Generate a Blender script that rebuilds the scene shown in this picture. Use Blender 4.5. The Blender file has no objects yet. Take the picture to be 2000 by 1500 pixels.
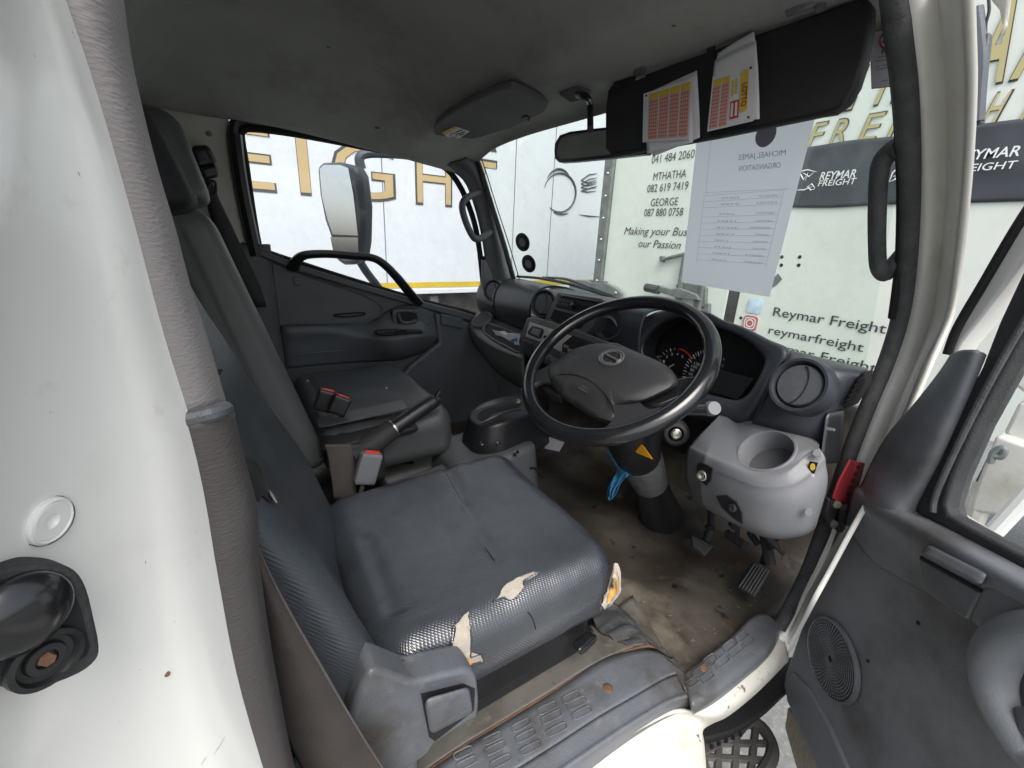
import bpy, bmesh, math, random
from mathutils import Vector, Matrix, noise
C = bpy.context.scene
COL = C.collection
rnd = random.Random(7)
R_ = math.radians
# ------------------------------------------------------------------ camera
YAW, PIT, ROL, FPX = 0.988029798, 0.3226355, -0.044683066, 851.14
def cam_axes():
    ca, sa, cb, sb, cg, sg = math.cos(YAW), math.sin(YAW), math.cos(PIT), math.sin(PIT), math.cos(ROL), math.sin(ROL)
    fwd = Vector((ca*cb, sa*cb, -sb)); right = Vector((sa, -ca, 0)); down = fwd.cross(right)
    return cg*right + sg*down, -sg*right + cg*down, fwd
AR, AD, AF = cam_axes()
cd = bpy.data.cameras.new("camera"); cam = bpy.data.objects.new("camera", cd); COL.objects.link(cam)
cd.sensor_width = 36; cd.lens = FPX/2000*36; cd.clip_start = 0.02; cd.clip_end = 500
m3 = Matrix((AR, -AD, -AF)).transposed()
cam.matrix_world = m3.to_4x4()
C.camera = cam
# ------------------------------------------------------------------ light
SUN_EL, SUN_AZ = R_(54), R_(250)      # azimuth measured from +X towards +Y: light comes from behind, on the open door's side
w = bpy.data.worlds.new("World"); C.world = w; w.use_nodes = True
nt = w.node_tree; nt.nodes.clear()
sky = nt.nodes.new('ShaderNodeTexSky'); sky.sky_type = 'NISHITA'; sky.sun_disc = False
sky.sun_elevation = SUN_EL; sky.sun_rotation = R_(90) - SUN_AZ
sky.air_density = 1.2; sky.dust_density = 4.0; sky.ozone_density = 1.0
bg = nt.nodes.new('ShaderNodeBackground'); bg.inputs[1].default_value = 0.15
out = nt.nodes.new('ShaderNodeOutputWorld')
hs = nt.nodes.new('ShaderNodeHueSaturation'); hs.inputs['Saturation'].default_value = 0.45
nt.links.new(sky.outputs[0], hs.inputs['Color']); nt.links.new(hs.outputs[0], bg.inputs[0]); nt.links.new(bg.outputs[0], out.inputs[0])
sd = bpy.data.lights.new("sun", 'SUN'); sd.energy = 1.35; sd.angle = R_(35); sd.color = (1, .97, .92)
sun = bpy.data.objects.new("sun", sd); COL.objects.link(sun)
sv = Vector((math.cos(SUN_EL)*math.cos(SUN_AZ), math.cos(SUN_EL)*math.sin(SUN_AZ), math.sin(SUN_EL)))
sun.rotation_euler = sv.to_track_quat('Z', 'Y').to_euler()
C.view_settings.view_transform = 'Standard'; C.view_settings.look = 'None'
C.view_settings.gamma = 1.0; C.view_settings.use_curve_mapping = False
C.view_settings.exposure = 0.9
C.cycles.max_bounces = 10; C.cycles.diffuse_bounces = 6; C.cycles.transparent_max_bounces = 16
# ------------------------------------------------------------------ helpers
def ray(px, py): return (AR*((px-1000)/FPX) + AD*((py-750)/FPX) + AF)
def PX(px, py, v): d = ray(px, py); return d*(v/d.x)
def PY(px, py, v): d = ray(px, py); return d*(v/d.y)
def PZ(px, py, v): d = ray(px, py); return d*(v/d.z)
def PN(px, py, o, n): d = ray(px, py); return d*(o.dot(n)/d.dot(n))
MATS = {}
def mat(name, col, rough=.6, metal=0, bump=0, bscale=200, var=0, vscale=6, dirt=None, dscale=5, dlo=.5, dhi=.65,
        pattern=None, pscale=200, coat=0, spec=.5, rmod=0, streak=None):
    m = bpy.data.materials.new(name); m.use_nodes = True
    n = m.node_tree.nodes; l = m.node_tree.links
    b = n['Principled BSDF']; b.inputs['Roughness'].default_value = rough; b.inputs['Metallic'].default_value = metal
    b.inputs['Base Color'].default_value = (*col, 1); b.inputs['Specular IOR Level'].default_value = spec
    if coat: b.inputs['Coat Weight'].default_value = coat; b.inputs['Coat Roughness'].default_value = .12
    tc = n.new('ShaderNodeTexCoord'); src = tc.outputs['Object']
    if streak:
        mp = n.new('ShaderNodeMapping'); mp.inputs['Scale'].default_value = streak; l.new(src, mp.inputs[0]); ssrc = mp.outputs[0]
    else: ssrc = src
    colsock = None
    if var:
        t = n.new('ShaderNodeTexNoise'); t.inputs['Scale'].default_value = vscale; t.inputs['Detail'].default_value = 6; l.new(ssrc, t.inputs['Vector'])
        r = n.new('ShaderNodeValToRGB'); r.color_ramp.elements[0].position = .3; r.color_ramp.elements[1].position = .7
        r.color_ramp.elements[0].color = (*[c*(1-var) for c in col], 1); r.color_ramp.elements[1].color = (*[min(1, c*(1+var)) for c in col], 1)
        l.new(t.outputs[0], r.inputs[0]); colsock = r.outputs[0]
        if rmod:
            mr = n.new('ShaderNodeMapRange'); mr.inputs[3].default_value = rough-rmod; mr.inputs[4].default_value = rough+rmod
            l.new(t.outputs[0], mr.inputs[0]); l.new(mr.outputs[0], b.inputs['Roughness'])
    for k, dd in enumerate(dirt or []):
        dc, sc, lo, hi = dd
        t = n.new('ShaderNodeTexNoise'); t.inputs['Scale'].default_value = sc; t.inputs['Detail'].default_value = 8; t.inputs['Roughness'].default_value = .65
        off = n.new('ShaderNodeMapping'); off.inputs['Location'].default_value = (k*3.1, k*1.7, k*5.3); l.new(ssrc, off.inputs[0]); l.new(off.outputs[0], t.inputs['Vector'])
        r = n.new('ShaderNodeMapRange'); r.inputs[1].default_value = lo; r.inputs[2].default_value = hi; l.new(t.outputs[0], r.inputs[0])
        mx = n.new('ShaderNodeMix'); mx.data_type = 'RGBA'
        l.new(r.outputs[0], mx.inputs[0])
        if colsock: l.new(colsock, mx.inputs[6])
        else: mx.inputs[6].default_value = (*col, 1)
        mx.inputs[7].default_value = (*dc, 1); colsock = mx.outputs[2]
    if colsock: l.new(colsock, b.inputs['Base Color'])
    hsock = None
    if bump:
        t = n.new('ShaderNodeTexNoise'); t.inputs['Scale'].default_value = bscale; t.inputs['Detail'].default_value = 3; l.new(src, t.inputs['Vector'])
        bm = n.new('ShaderNodeBump'); bm.inputs['Strength'].default_value = bump; bm.inputs['Distance'].default_value = .002
        l.new(t.outputs[0], bm.inputs['Height']); hsock = bm.outputs[0]
    if pattern == 'dimple':      # rows of small pressed dimples
        sp = n.new('ShaderNodeSeparateXYZ'); l.new(src, sp.inputs[0])
        def mth(op, a, bb=None):
            q = n.new('ShaderNodeMath'); q.operation = op
            for i, v in enumerate((a, bb)):
                if v is None: continue
                if isinstance(v, (int, float)): q.inputs[i].default_value = v
                else: l.new(v, q.inputs[i])
            return q.outputs[0]
        u = mth('ADD', sp.outputs[0], mth('MULTIPLY', sp.outputs[2], .9)); v = sp.outputs[1]
        sx = mth('SINE', mth('MULTIPLY', mth('ADD', u, v), pscale)); sy = mth('SINE', mth('MULTIPLY', mth('SUBTRACT', u, v), pscale))
        h = mth('MULTIPLY', mth('POWER', mth('ABSOLUTE', mth('MULTIPLY', sx, sy)), .7), -1)
        bm = n.new('ShaderNodeBump'); bm.inputs['Strength'].default_value = .33; bm.inputs['Distance'].default_value = .0010
        l.new(h, bm.inputs['Height'])
        if hsock: l.new(hsock, bm.inputs['Normal'])
        hsock = bm.outputs[0]
    if pattern == 'knit':
        mp = n.new('ShaderNodeMapping'); mp.inputs['Scale'].default_value = (190, 190, 620); l.new(src, mp.inputs[0])
        t = n.new('ShaderNodeTexNoise'); t.inputs['Scale'].default_value = 1; t.inputs['Detail'].default_value = 1.5; l.new(mp.outputs[0], t.inputs['Vector'])
        bm = n.new('ShaderNodeBump'); bm.inputs['Strength'].default_value = .5; bm.inputs['Distance'].default_value = .0010
        l.new(t.outputs[0], bm.inputs['Height'])
        if hsock: l.new(hsock, bm.inputs['Normal'])
        hsock = bm.outputs[0]
    if hsock: l.new(hsock, b.inputs['Normal'])
    MATS[name] = m
    return m
def glass(name, tint, refl):
    m = bpy.data.materials.new(name); m.use_nodes = True; n = m.node_tree.nodes; l = m.node_tree.links; n.clear()
    o = n.new('ShaderNodeOutputMaterial'); t = n.new('ShaderNodeBsdfTransparent'); t.inputs[0].default_value = (*tint, 1)
    g = n.new('ShaderNodeBsdfGlossy'); g.inputs['Roughness'].default_value = .02
    f = n.new('ShaderNodeLayerWeight'); f.inputs[0].default_value = .5
    pw = n.new('ShaderNodeMath'); pw.operation = 'POWER'; pw.inputs[1].default_value = 5; l.new(f.outputs['Facing'], pw.inputs[0])
    tc = n.new('ShaderNodeTexCoord'); nz = n.new('ShaderNodeTexNoise'); nz.inputs['Scale'].default_value = 14; nz.inputs['Detail'].default_value = 9; nz.inputs['Roughness'].default_value = .75; l.new(tc.outputs['Object'], nz.inputs['Vector'])
    dm = n.new('ShaderNodeMapRange'); dm.inputs[1].default_value = .45; dm.inputs[2].default_value = .8; dm.inputs[3].default_value = .015; dm.inputs[4].default_value = .13; l.new(nz.outputs[0], dm.inputs[0])
    df = n.new('ShaderNodeBsdfTranslucent'); df.inputs[0].default_value = (.8, .8, .76, 1); dx = n.new('ShaderNodeMixShader'); l.new(dm.outputs[0], dx.inputs[0])
    mm = n.new('ShaderNodeMath'); mm.operation = 'MULTIPLY_ADD'; mm.inputs[1].default_value = refl; mm.inputs[2].default_value = .06*refl; l.new(pw.outputs[0], mm.inputs[0])
    x = n.new('ShaderNodeMixShader'); l.new(mm.outputs[0], x.inputs[0]); l.new(t.outputs[0], dx.inputs[1]); l.new(df.outputs[0], dx.inputs[2]); l.new(dx.outputs[0], x.inputs[1]); l.new(g.outputs[0], x.inputs[2]); l.new(x.outputs[0], o.inputs[0])
    return m
DK = (.020, .023, .028)
M_dash = mat('dash_plastic', (.036, .041, .051), .36, bump=.25, bscale=700, var=.12, dirt=[((.09, .09, .09), 9, .60, .85), ((.10, .10, .10), 170, .60, .74)])
M_trim = mat('trim_plastic', (.075, .082, .090), .5, bump=.3, bscale=500, var=.10, dirt=[((.13, .13, .125), 7, .58, .85), ((.15, .15, .15), 150, .60, .76)])
M_door = mat('door_plastic', (.074, .083, .094), .5, bump=.3, bscale=500, var=.12, dirt=[((.10, .10, .098), 5, .55, .85), ((.11, .11, .11), 140, .62, .76)])
M_ddoor = mat('driver_door_plastic', (.135, .145, .160), .36, bump=.25, bscale=600, var=.10, dirt=[((.050, .045, .041), 4, .50, .75), ((.13, .13, .135), 130, .60, .75), ((.012, .012, .012), 60, .72, .75)])
M_blue = mat('step_plastic', (.098, .107, .122), .40, bump=.3, bscale=400, var=.16, dirt=[((.050, .043, .035), 7, .47, .68), ((.15, .155, .16), 26, .58, .72), ((.02, .018, .015), 45, .66, .72)])
M_pod = mat('pod_plastic', (.150, .155, .168), .42, bump=.25, bscale=600, var=.06, dirt=[((.13, .12, .11), 8, .58, .85), ((.04, .03, .025), 70, .74, .78)])
M_shelf = mat('shelf_plastic', (.100, .105, .105), .55, bump=.2, bscale=500, var=.1)
M_blk = mat('black_plastic', (.012, .013, .015), .35, bump=.1, bscale=500, var=.15)
M_gloss = mat('gloss_black', (.010, .011, .013), .19, bump=.04, bscale=60, var=.2, vscale=20, coat=.3)
M_hole = mat('dark_recess', (.006, .006, .007), .8)
M_rub = mat('rubber', (.030, .031, .033), .7, bump=.5, bscale=300, var=.2, vscale=30, dirt=[((.10, .10, .10), 22, .6, .9)])
M_seal = mat('seal_rubber', (.060, .062, .064), .8, bump=.6, bscale=260, var=.25, vscale=40)
M_seat = mat('seat_vinyl', (.041, .047, .056), .20, bump=.16, bscale=90, var=.13, vscale=7, pattern='dimple', pscale=600, rmod=.06, spec=.9, dirt=[((.065, .072, .082), 12, .6, .95), ((.026, .03, .036), 5, .55, .8), ((.085, .09, .098), 160, .66, .80)])
M_seatb = mat('seat_vinyl_back', (.050, .058, .068), .30, bump=.15, bscale=90, var=.12, vscale=6, pattern='dimple', pscale=600, dirt=[((.04, .043, .048), 5, .5, .8)])
M_pseat = mat('passenger_vinyl', (.062, .066, .069), .32, bump=.12, bscale=90, var=.12, vscale=7, pattern='dimple', pscale=560, dirt=[((.10, .10, .10), 14, .6, .9)])
M_plight = mat('passenger_vinyl_lit', (.085, .090, .090), .45, bump=.15, bscale=90, var=.10, vscale=6, pattern='dimple', pscale=560)  # paler copy of the passenger vinyl, window light put into its colour
M_dimp0 = mat('plain_vinyl', (.050, .056, .064), .42, bump=.2, bscale=120, var=.15, vscale=9)
M_head = mat('headliner_felt', (.37, .375, .35), .95, bump=.6, bscale=420, var=.16, vscale=3.2, dirt=[((.19, .19, .17), 4, .5, .8), ((.03, .03, .03), 55, .74, .78)])
M_white = mat('white_paint', (.80, .80, .77), .25, var=.03, vscale=4, coat=.4, dirt=[((.68, .67, .64), 9, .50, .85), ((.60, .585, .54), 34, .62, .85), ((.20, .18, .15), 95, .69, .75)], bump=.03, bscale=12)
M_whited = mat('white_paint_scuffed', (.56, .55, .51), .4, var=.06, vscale=8, dirt=[((.40, .36, .30), 7, .48, .72), ((.14, .09, .06), 38, .645, .69), ((.30, .27, .22), 110, .62, .75)], bump=.1, bscale=60)
M_pilw = mat('pillar_white', (.78, .77, .72), .3, var=.04, vscale=6, coat=.2, dirt=[((.60, .56, .50), 8, .52, .8), ((.30, .22, .16), 60, .68, .75)], bump=.04, bscale=30)
M_corner = mat('cream_metal', (.55, .55, .50), .5, var=.1, vscale=6, dirt=[((.35, .34, .30), 10, .55, .8)])
M_knit = mat('pillar_fabric', (.215, .200, .200), .85, pattern='knit', var=.10, vscale=8, dirt=[((.12, .105, .10), 5, .52, .8)])
M_pil2 = mat('pillar_trim_lower', (.060, .055, .055), .6, pattern='knit', var=.12, vscale=9, dirt=[((.05, .04, .035), 8, .5, .75)])
M_belt = mat('belt_webbing', (.036, .030, .027), .8, bump=.5, bscale=700, var=.2, vscale=14, dirt=[((.055, .044, .036), 7, .5, .75)])
M_beltg = mat('belt_webbing_grey', (.075, .067, .060), .8, bump=.5, bscale=700, var=.15, vscale=14)
M_floor = mat('floor_mat', (.050, .043, .036), .48, bump=.8, bscale=22, var=.55, vscale=6, rmod=.2,
              dirt=[((.030, .023, .018), 5, .46, .62), ((.135, .118, .092), 4.6, .55, .70), ((.14, .07, .035), 9, .66, .76), ((.008, .007, .006), 26, .62, .67)])
M_carpet = mat('tunnel_mat', (.20, .195, .18), .8, bump=.5, bscale=200, var=.2, vscale=9, dirt=[((.10, .09, .075), 8, .5, .7)])
M_side = mat('floor_side_metal', (.115, .110, .098), .55, bump=.5, bscale=40, var=.25, vscale=9, dirt=[((.055, .045, .035), 7, .46, .66), ((.18, .17, .15), 22, .60, .75), ((.02, .015, .012), 50, .66, .71)])
M_cloth = mat('torn_lining', (.36, .32, .275), .9, bump=.5, bscale=120, var=.12, vscale=18, dirt=[((.22, .17, .12), 22, .52, .72), ((.45, .42, .37), 90, .55, .7)])
M_foam = mat('foam', (.55, .31, .07), .9, bump=1, bscale=300, var=.25, vscale=30)
M_truck = mat('trailer_white', (.56, .59, .62), .45, var=.02, vscale=1, dirt=[((.52, .55, .57), 1.2, .5, .85), ((.25, .25, .24), 30, .72, .76)])
M_rear = mat('trailer_rear_white', (.69, .73, .67), .45, var=.03, vscale=2, dirt=[((.58, .62, .56), 2.2, .5, .8), ((.16, .16, .15), 38, .73, .76)])
M_galv = mat('galvanised', (.15, .165, .16), .55, metal=.15, var=.25, vscale=14, bump=.2, bscale=80, dirt=[((.12, .11, .10), 10, .55, .75)])
M_under = mat('underbody', (.045, .043, .040), .8, var=.5, vscale=5, bump=.5, bscale=30, dirt=[((.13, .12, .11), 4, .55, .7)])
M_gold = mat('gold_vinyl', (.42, .31, .15), .45, var=.05, vscale=3)
M_goldp = mat('olive_gold_vinyl', (.45, .40, .19), .45, var=.08, vscale=4)
M_ink = mat('dark_ink', (.045, .048, .05), .5, var=.15, vscale=20)
M_band = mat('banner_vinyl', (.045, .052, .062), .5, var=.2, vscale=3, bump=.8, bscale=7, dirt=[((.10, .11, .12), 5, .6, .85)])
M_lwhite = mat('white_vinyl', (.75, .78, .78), .5)
M_yel = mat('yellow_tape', (.50, .36, .03), .5, var=.1, vscale=6)
M_red = mat('red_plastic', (.55, .035, .02), .35)
M_redl = mat('red_label', (.22, .014, .018), .5)
M_oran = mat('orange_label', (.62, .28, .01), .45)
M_paper = mat('paper_white', (.72, .72, .76), .8, var=.03, vscale=8)
M_pink = mat('slip_pink', (.72, .42, .38), .8)
M_slipy = mat('slip_yellow', (.70, .50, .06), .7)
M_slipr = mat('slip_red', (.55, .05, .05), .7)
M_pmark = mat('slip_marks', (.50, .17, .14), .8)
M_mut = mat('cap_grey', (.17, .18, .19), .5, var=.1)
M_blueRag = mat('blue_cloth', (.03, .19, .36), .8, bump=1, bscale=60, var=.3, vscale=30)
M_chr = mat('steel', (.45, .43, .38), .3, metal=.9, var=.15, vscale=40)
M_rust = mat('rust', (.12, .06, .035), .8, var=.4, vscale=40, bump=.6, bscale=100)
M_visor = mat('visor_vinyl', (.020, .020, .022), .7, bump=.2, bscale=400, var=.15)
M_gvis = mat('visor_grey', (.105, .108, .105), .7, bump=.2, bscale=400, var=.08)
M_mirr = mat('mirror_glass', (.75, .76, .76), .04, metal=1)
M_mirh = mat('mirror_housing', (.055, .065, .082), .45, bump=.2, bscale=200, var=.1)
M_fabr = mat('panel_silver', (.46, .46, .43), .4, var=.08, vscale=30)
M_switch = mat('switch_black', (.020, .021, .023), .4)
M_gauge = mat('gauge_face', (.010, .010, .012), .3)
M_mark = mat('gauge_marks', (.55, .58, .58), .5)
M_road = mat('asphalt', (.16, .165, .16), .85, bump=.8, bscale=60, var=.2, vscale=30, dirt=[((.26, .26, .25), 60, .55, .7)])
M_conc = mat('concrete', (.30, .29, .26), .85, bump=.6, bscale=50, var=.2, vscale=8)
M_wood = mat('door_edge_strip', (.24, .21, .165), .75, var=.3, vscale=8, streak=(60, 60, 3))
M_glassW = glass('windscreen_glass', (.92, .98, .95), .9)
M_glassS = glass('side_glass', (.95, .98, 1.0), .5)
def paper_trans():
    m = bpy.data.materials.new('translucent_paper'); m.use_nodes = True; n = m.node_tree.nodes; l = m.node_tree.links; n.clear()
    o = n.new('ShaderNodeOutputMaterial'); d = n.new('ShaderNodeBsdfDiffuse'); d.inputs[0].default_value = (.74, .75, .80, 1)
    t = n.new('ShaderNodeBsdfTranslucent'); t.inputs[0].default_value = (.80, .81, .88, 1)
    x = n.new('ShaderNodeMixShader'); x.inputs[0].default_value = .55; l.new(d.outputs[0], x.inputs[1]); l.new(t.outputs[0], x.inputs[2]); l.new(x.outputs[0], o.inputs[0])
    return m
M_ptr = paper_trans()
M_pink_ink = mat('print_ink', (.40, .41, .50), .8)

def link(name, me, m, parent=None, smooth=True, auto=None):
    o = bpy.data.objects.new(name, me); COL.objects.link(o)
    if m: me.materials.append(m)
    if smooth:
        for p in me.polygons: p.use_smooth = True
        if auto is not None:
            me.set_sharp_from_angle(angle=R_(auto))
    if parent: o.parent = parent
    return o
def thing(name, label, cat, group=None, loc=None):
    o = bpy.data.objects.new(name, None); COL.objects.link(o); o.empty_display_size = .05
    o['label'] = label; o['category'] = cat
    if group: o['group'] = group
    return o
def tag(o, label, cat, group=None):
    o['label'] = label; o['category'] = cat
    if group: o['group'] = group
    return o
def meshd(name, vs, fs):
    me = bpy.data.meshes.new(name); me.from_pydata([tuple(v) for v in vs], [], fs); me.update(); me.validate(); return me
def fixn(me):
    bm = bmesh.new(); bm.from_mesh(me); bmesh.ops.recalc_face_normals(bm, faces=bm.faces); bm.to_mesh(me); bm.free()
class MB:
    def __init__(s): s.v = []; s.f = []
    def add(s, vs, fs):
        k = len(s.v); s.v += [Vector(v) for v in vs]; s.f += [tuple(i+k for i in f) for f in fs]; return s
    def build(s, name, m, parent=None, smooth=True, auto=35, bev=0, sub=0):
        me = meshd(name, s.v, s.f); fixn(me)
        o = link(name, me, m, parent, smooth, auto if smooth else None)
        if bev:
            b = o.modifiers.new('b', 'BEVEL'); b.width = bev; b.segments = 2; b.limit_method = 'ANGLE'; b.angle_limit = R_(35)
        if sub:
            q = o.modifiers.new('s', 'SUBSURF'); q.levels = sub; q.render_levels = sub
        return o
def cr(pts, n=6, closed=False):
    """Catmull-Rom resample"""
    P = [Vector(p) if len(p) == 3 else Vector((p[0], p[1], 0)) for p in pts]; N = len(P); o = []
    rng = range(N if closed else N-1)
    for i in rng:
        if closed: a, b, c, d = P[(i-1) % N], P[i], P[(i+1) % N], P[(i+2) % N]
        else: a, b, c, d = P[max(i-1, 0)], P[i], P[i+1], P[min(i+2, N-1)]
        for k in range(n):
            t = k/n
            o.append(.5*((2*b) + (c-a)*t + (2*a-5*b+4*c-d)*t*t + (3*b-a-3*c+d)*t**3))
    if not closed: o.append(P[-1])
    return o
def tube_geo(path, r, seg=10, closed=False, cap=True, flat=1.0, up=None, ang=0):
    N = len(path); vs = []; fs = []
    prev = None
    rr = r if isinstance(r, (list, tuple)) else [r]*N
    for i, p in enumerate(path):
        if closed: t = path[(i+1) % N]-path[(i-1) % N]
        else: t = path[min(i+1, N-1)]-path[max(i-1, 0)]
        t = t.normalized() if t.length > 1e-9 else Vector((0, 0, 1))
        if up is not None: a = up.cross(t)
        elif prev is None:
            a = t.cross(Vector((0, 0, 1)));
            if a.length < .1: a = t.cross(Vector((0, 1, 0)))
        else: a = prev - t*prev.dot(t)
        a.normalize(); b = t.cross(a); prev = a
        for k in range(seg):
            th = 2*math.pi*k/seg + ang
            vs.append(p + a*math.cos(th)*rr[i] + b*math.sin(th)*rr[i]*flat)
    M = N if closed else N-1
    for i in range(M):
        for k in range(seg):
            j = (i+1) % N
            fs.append((i*seg+k, i*seg+(k+1) % seg, j*seg+(k+1) % seg, j*seg+k))
    if cap and not closed:
        fs.append(tuple(range(seg))); fs.append(tuple((N-1)*seg+k for k in range(seg)))
    return vs, fs
def tube(name, pts, r, m, parent=None, closed=False, n=6, seg=10, flat=1.0, up=None, smooth_path=True, ang=0):
    path = cr(pts, n, closed) if smooth_path else [Vector(p) for p in pts]
    if isinstance(r, (list, tuple)) and smooth_path:
        rr = []; K = len(r)
        for i in range(len(path)):
            t = i/(len(path)-1)*(K-1); a = int(min(t, K-2)); rr.append(r[a]*(1-(t-a))+r[a+1]*(t-a))
        r = rr
    vs, fs = tube_geo(path, r, seg, closed, True, flat, up, ang)
    return MB().add(vs, fs).build(name, m, parent)
def prism_geo(outline, ext):
    n = len(outline); ext = Vector(ext)
    vs = [Vector(p) for p in outline]+[Vector(p)+ext for p in outline]
    fs = [tuple(range(n)), tuple(range(2*n-1, n-1, -1))]+[(i, (i+1) % n, (i+1) % n+n, i+n) for i in range(n)]
    return vs, fs
def prism(name, outline, ext, m, parent=None, bev=.003, rnd_=0, smooth=True, segs=3):
    o_ = cr(outline, rnd_, True) if rnd_ else outline
    vs, fs = prism_geo(o_, ext)
    o = MB().add(vs, fs).build(name, m, parent, smooth, 40)
    if bev:
        b = o.modifiers.new('b', 'BEVEL'); b.width = bev; b.segments = segs; b.limit_method = 'ANGLE'; b.angle_limit = R_(50)
    return o
def sheet_geo(outline): return [Vector(p) for p in outline], [tuple(range(len(outline)))]
def crow(rows, n, closed=False):
    return [cr(r, n, closed) for r in rows]
def grid(name, rows, m, parent=None, th=.006, sub=2, off=0, closed_u=False):
    """sheet through a grid of points, interpolated smoothly so it passes through every one of them"""
    n = {0: 1, 1: 2, 2: 4, 3: 5}[sub]
    if n > 1:
        rows = crow(rows, n, closed_u)
        cols = [cr([r[j] for r in rows], n) for j in range(len(rows[0]))]
        rows = [[c[i] for c in cols] for i in range(len(cols[0]))]
    nr, nc = len(rows), len(rows[0]); vs = [p for r in rows for p in r]; fs = []
    for i in range(nr-1):
        for j in range(nc if closed_u else nc-1):
            fs.append((i*nc+j, i*nc+(j+1) % nc, (i+1)*nc+(j+1) % nc, (i+1)*nc+j))
    me = meshd(name, vs, fs); o = link(name, me, m, parent)
    if th:
        q = o.modifiers.new('t', 'SOLIDIFY'); q.thickness = th; q.offset = off
    return o
def rbox_geo(c8, r=(.2, .2, .2), n=10, disp=None):
    """rounded hexahedron. c8: corners [x-,y-,z-],[x+,y-,z-],[x-,y+,z-],[x+,y+,z-], then same with z+. r: rounding as fraction of half size"""
    c8 = [Vector(c) for c in c8]
    key = {}; vs = []; fs = []
    def vert(i, j, k):
        q = (i, j, k)
        if q in key: return key[q]
        p = [2*i/n-1, 2*j/n-1, 2*k/n-1]
        qd = []; inn = []
        for a in range(3):
            lim = 1-r[a]; cl = max(-lim, min(lim, p[a])); inn.append(cl); qd.append((p[a]-cl)/max(r[a], 1e-6))
        L = math.sqrt(sum(t*t for t in qd))
        mx = max(abs(t) for t in qd)
        if L > 1e-9: qd = [t/L*mx for t in qd]
        p = [inn[a]+qd[a]*r[a] for a in range(3)]
        u, v, w_ = [(t+1)/2 for t in p]
        P = Vector((0, 0, 0))
        for ci in range(8):
            a = u if ci & 1 else 1-u; b = v if ci & 2 else 1-v; c = w_ if ci & 4 else 1-w_
            P += c8[ci]*(a*b*c)
        if disp: P = P + disp(*p)
        key[q] = len(vs); vs.append(P); return key[q]
    for a in range(n):
        for b in range(n):
            fs.append((vert(a, b, 0), vert(a, b+1, 0), vert(a+1, b+1, 0), vert(a+1, b, 0)))
            fs.append((vert(a, b, n), vert(a+1, b, n), vert(a+1, b+1, n), vert(a, b+1, n)))
            fs.append((vert(a, 0, b), vert(a+1, 0, b), vert(a+1, 0, b+1), vert(a, 0, b+1)))
            fs.append((vert(a, n, b), vert(a, n, b+1), vert(a+1, n, b+1), vert(a+1, n, b)))
            fs.append((vert(0, a, b), vert(0, a, b+1), vert(0, a+1, b+1), vert(0, a+1, b)))
            fs.append((vert(n, a, b), vert(n, a+1, b), vert(n, a+1, b+1), vert(n, a, b+1)))
    return vs, fs
def rbox(name, c8, m, parent=None, r=(.2, .2, .2), n=10, disp=None, sub=0):
    vs, fs = rbox_geo(c8, r, n, disp)
    return MB().add(vs, fs).build(name, m, parent, sub=sub, auto=60)
def box8(c, sx, sy, sz, rz=0, ry=0, rx=0, M=None):
    R = M if M else (Matrix.Rotation(rz, 3, 'Z') @ Matrix.Rotation(ry, 3, 'Y') @ Matrix.Rotation(rx, 3, 'X'))
    c = Vector(c); o = []
    for k in (-1, 1):
        for j in (-1, 1):
            for i in (-1, 1): o.append(c + R @ Vector((i*sx/2, j*sy/2, k*sz/2)))
    return o
def lathe_geo(profile, o, ax, seg=32, xdir=None):
    """profile: list of (radius, height along ax)"""
    ax = Vector(ax).normalized(); o = Vector(o)
    a = Vector(xdir) if xdir else ax.cross(Vector((0, 0, 1)))
    if a.length < .1: a = ax.cross(Vector((0, 1, 0)))
    a = (a-ax*a.dot(ax)).normalized(); b = ax.cross(a); vs = []; fs = []
    for (r, h) in profile:
        for k in range(seg):
            t = 2*math.pi*k/seg; vs.append(o + ax*h + (a*math.cos(t)+b*math.sin(t))*r)
    for i in range(len(profile)-1):
        for k in range(seg): fs.append((i*seg+k, i*seg+(k+1) % seg, (i+1)*seg+(k+1) % seg, (i+1)*seg+k))
    return vs, fs
def lathe(name, profile, o, ax, m, parent=None, seg=36, auto=40):
    vs, fs = lathe_geo(profile, o, ax, seg)
    return MB().add(vs, fs).build(name, m, parent, auto=auto)
def text_mesh(s, offset=0, ext=0):
    cu = bpy.data.curves.new('t', 'FONT'); cu.body = s; cu.offset = offset; cu.extrude = ext; cu.resolution_u = 3
    to = bpy.data.objects.new('t', cu); COL.objects.link(to)
    me = bpy.data.meshes.new_from_object(to); bpy.data.objects.remove(to)
    return me
def text_fit(name, s, p0, p1, h, up, m, parent=None, nrm_off=.003, offset=0, shear=0, ref=None, hscale=1, mirror=False):
    """lettering from baseline-left p0 to baseline-right p1, cap height h; up = up direction"""
    me = text_mesh(s, offset)
    vs = [v.co.copy() for v in me.vertices]; fs = [tuple(p.vertices) for p in me.polygons]; bpy.data.meshes.remove(me)
    x0 = min(v.x for v in vs); x1 = max(v.x for v in vs)
    cap = text_cap()
    p0 = Vector(p0); p1 = Vector(p1); X = (p1-p0); W = X.length; X.normalize()
    up = Vector(up); up = (up - X*up.dot(X)).normalized(); N = X.cross(up)
    o = []
    for v in vs:
        u = (v.x-x0)/(x1-x0)
        if mirror: u = 1-u
        o.append(p0 + X*(u*W + shear*v.y/cap*h) + up*(v.y/cap*h) + N*nrm_off)
    mm = MB().add(o, fs)
    me = meshd(name, mm.v, mm.f)
    return link(name, me, m, parent, smooth=False)
_cap = []
def text_cap():
    if not _cap:
        me = text_mesh('H'); _cap.append(max(v.co.y for v in me.vertices)); bpy.data.meshes.remove(me)
    return _cap[0]
UP = Vector((0, 0, 1))
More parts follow.
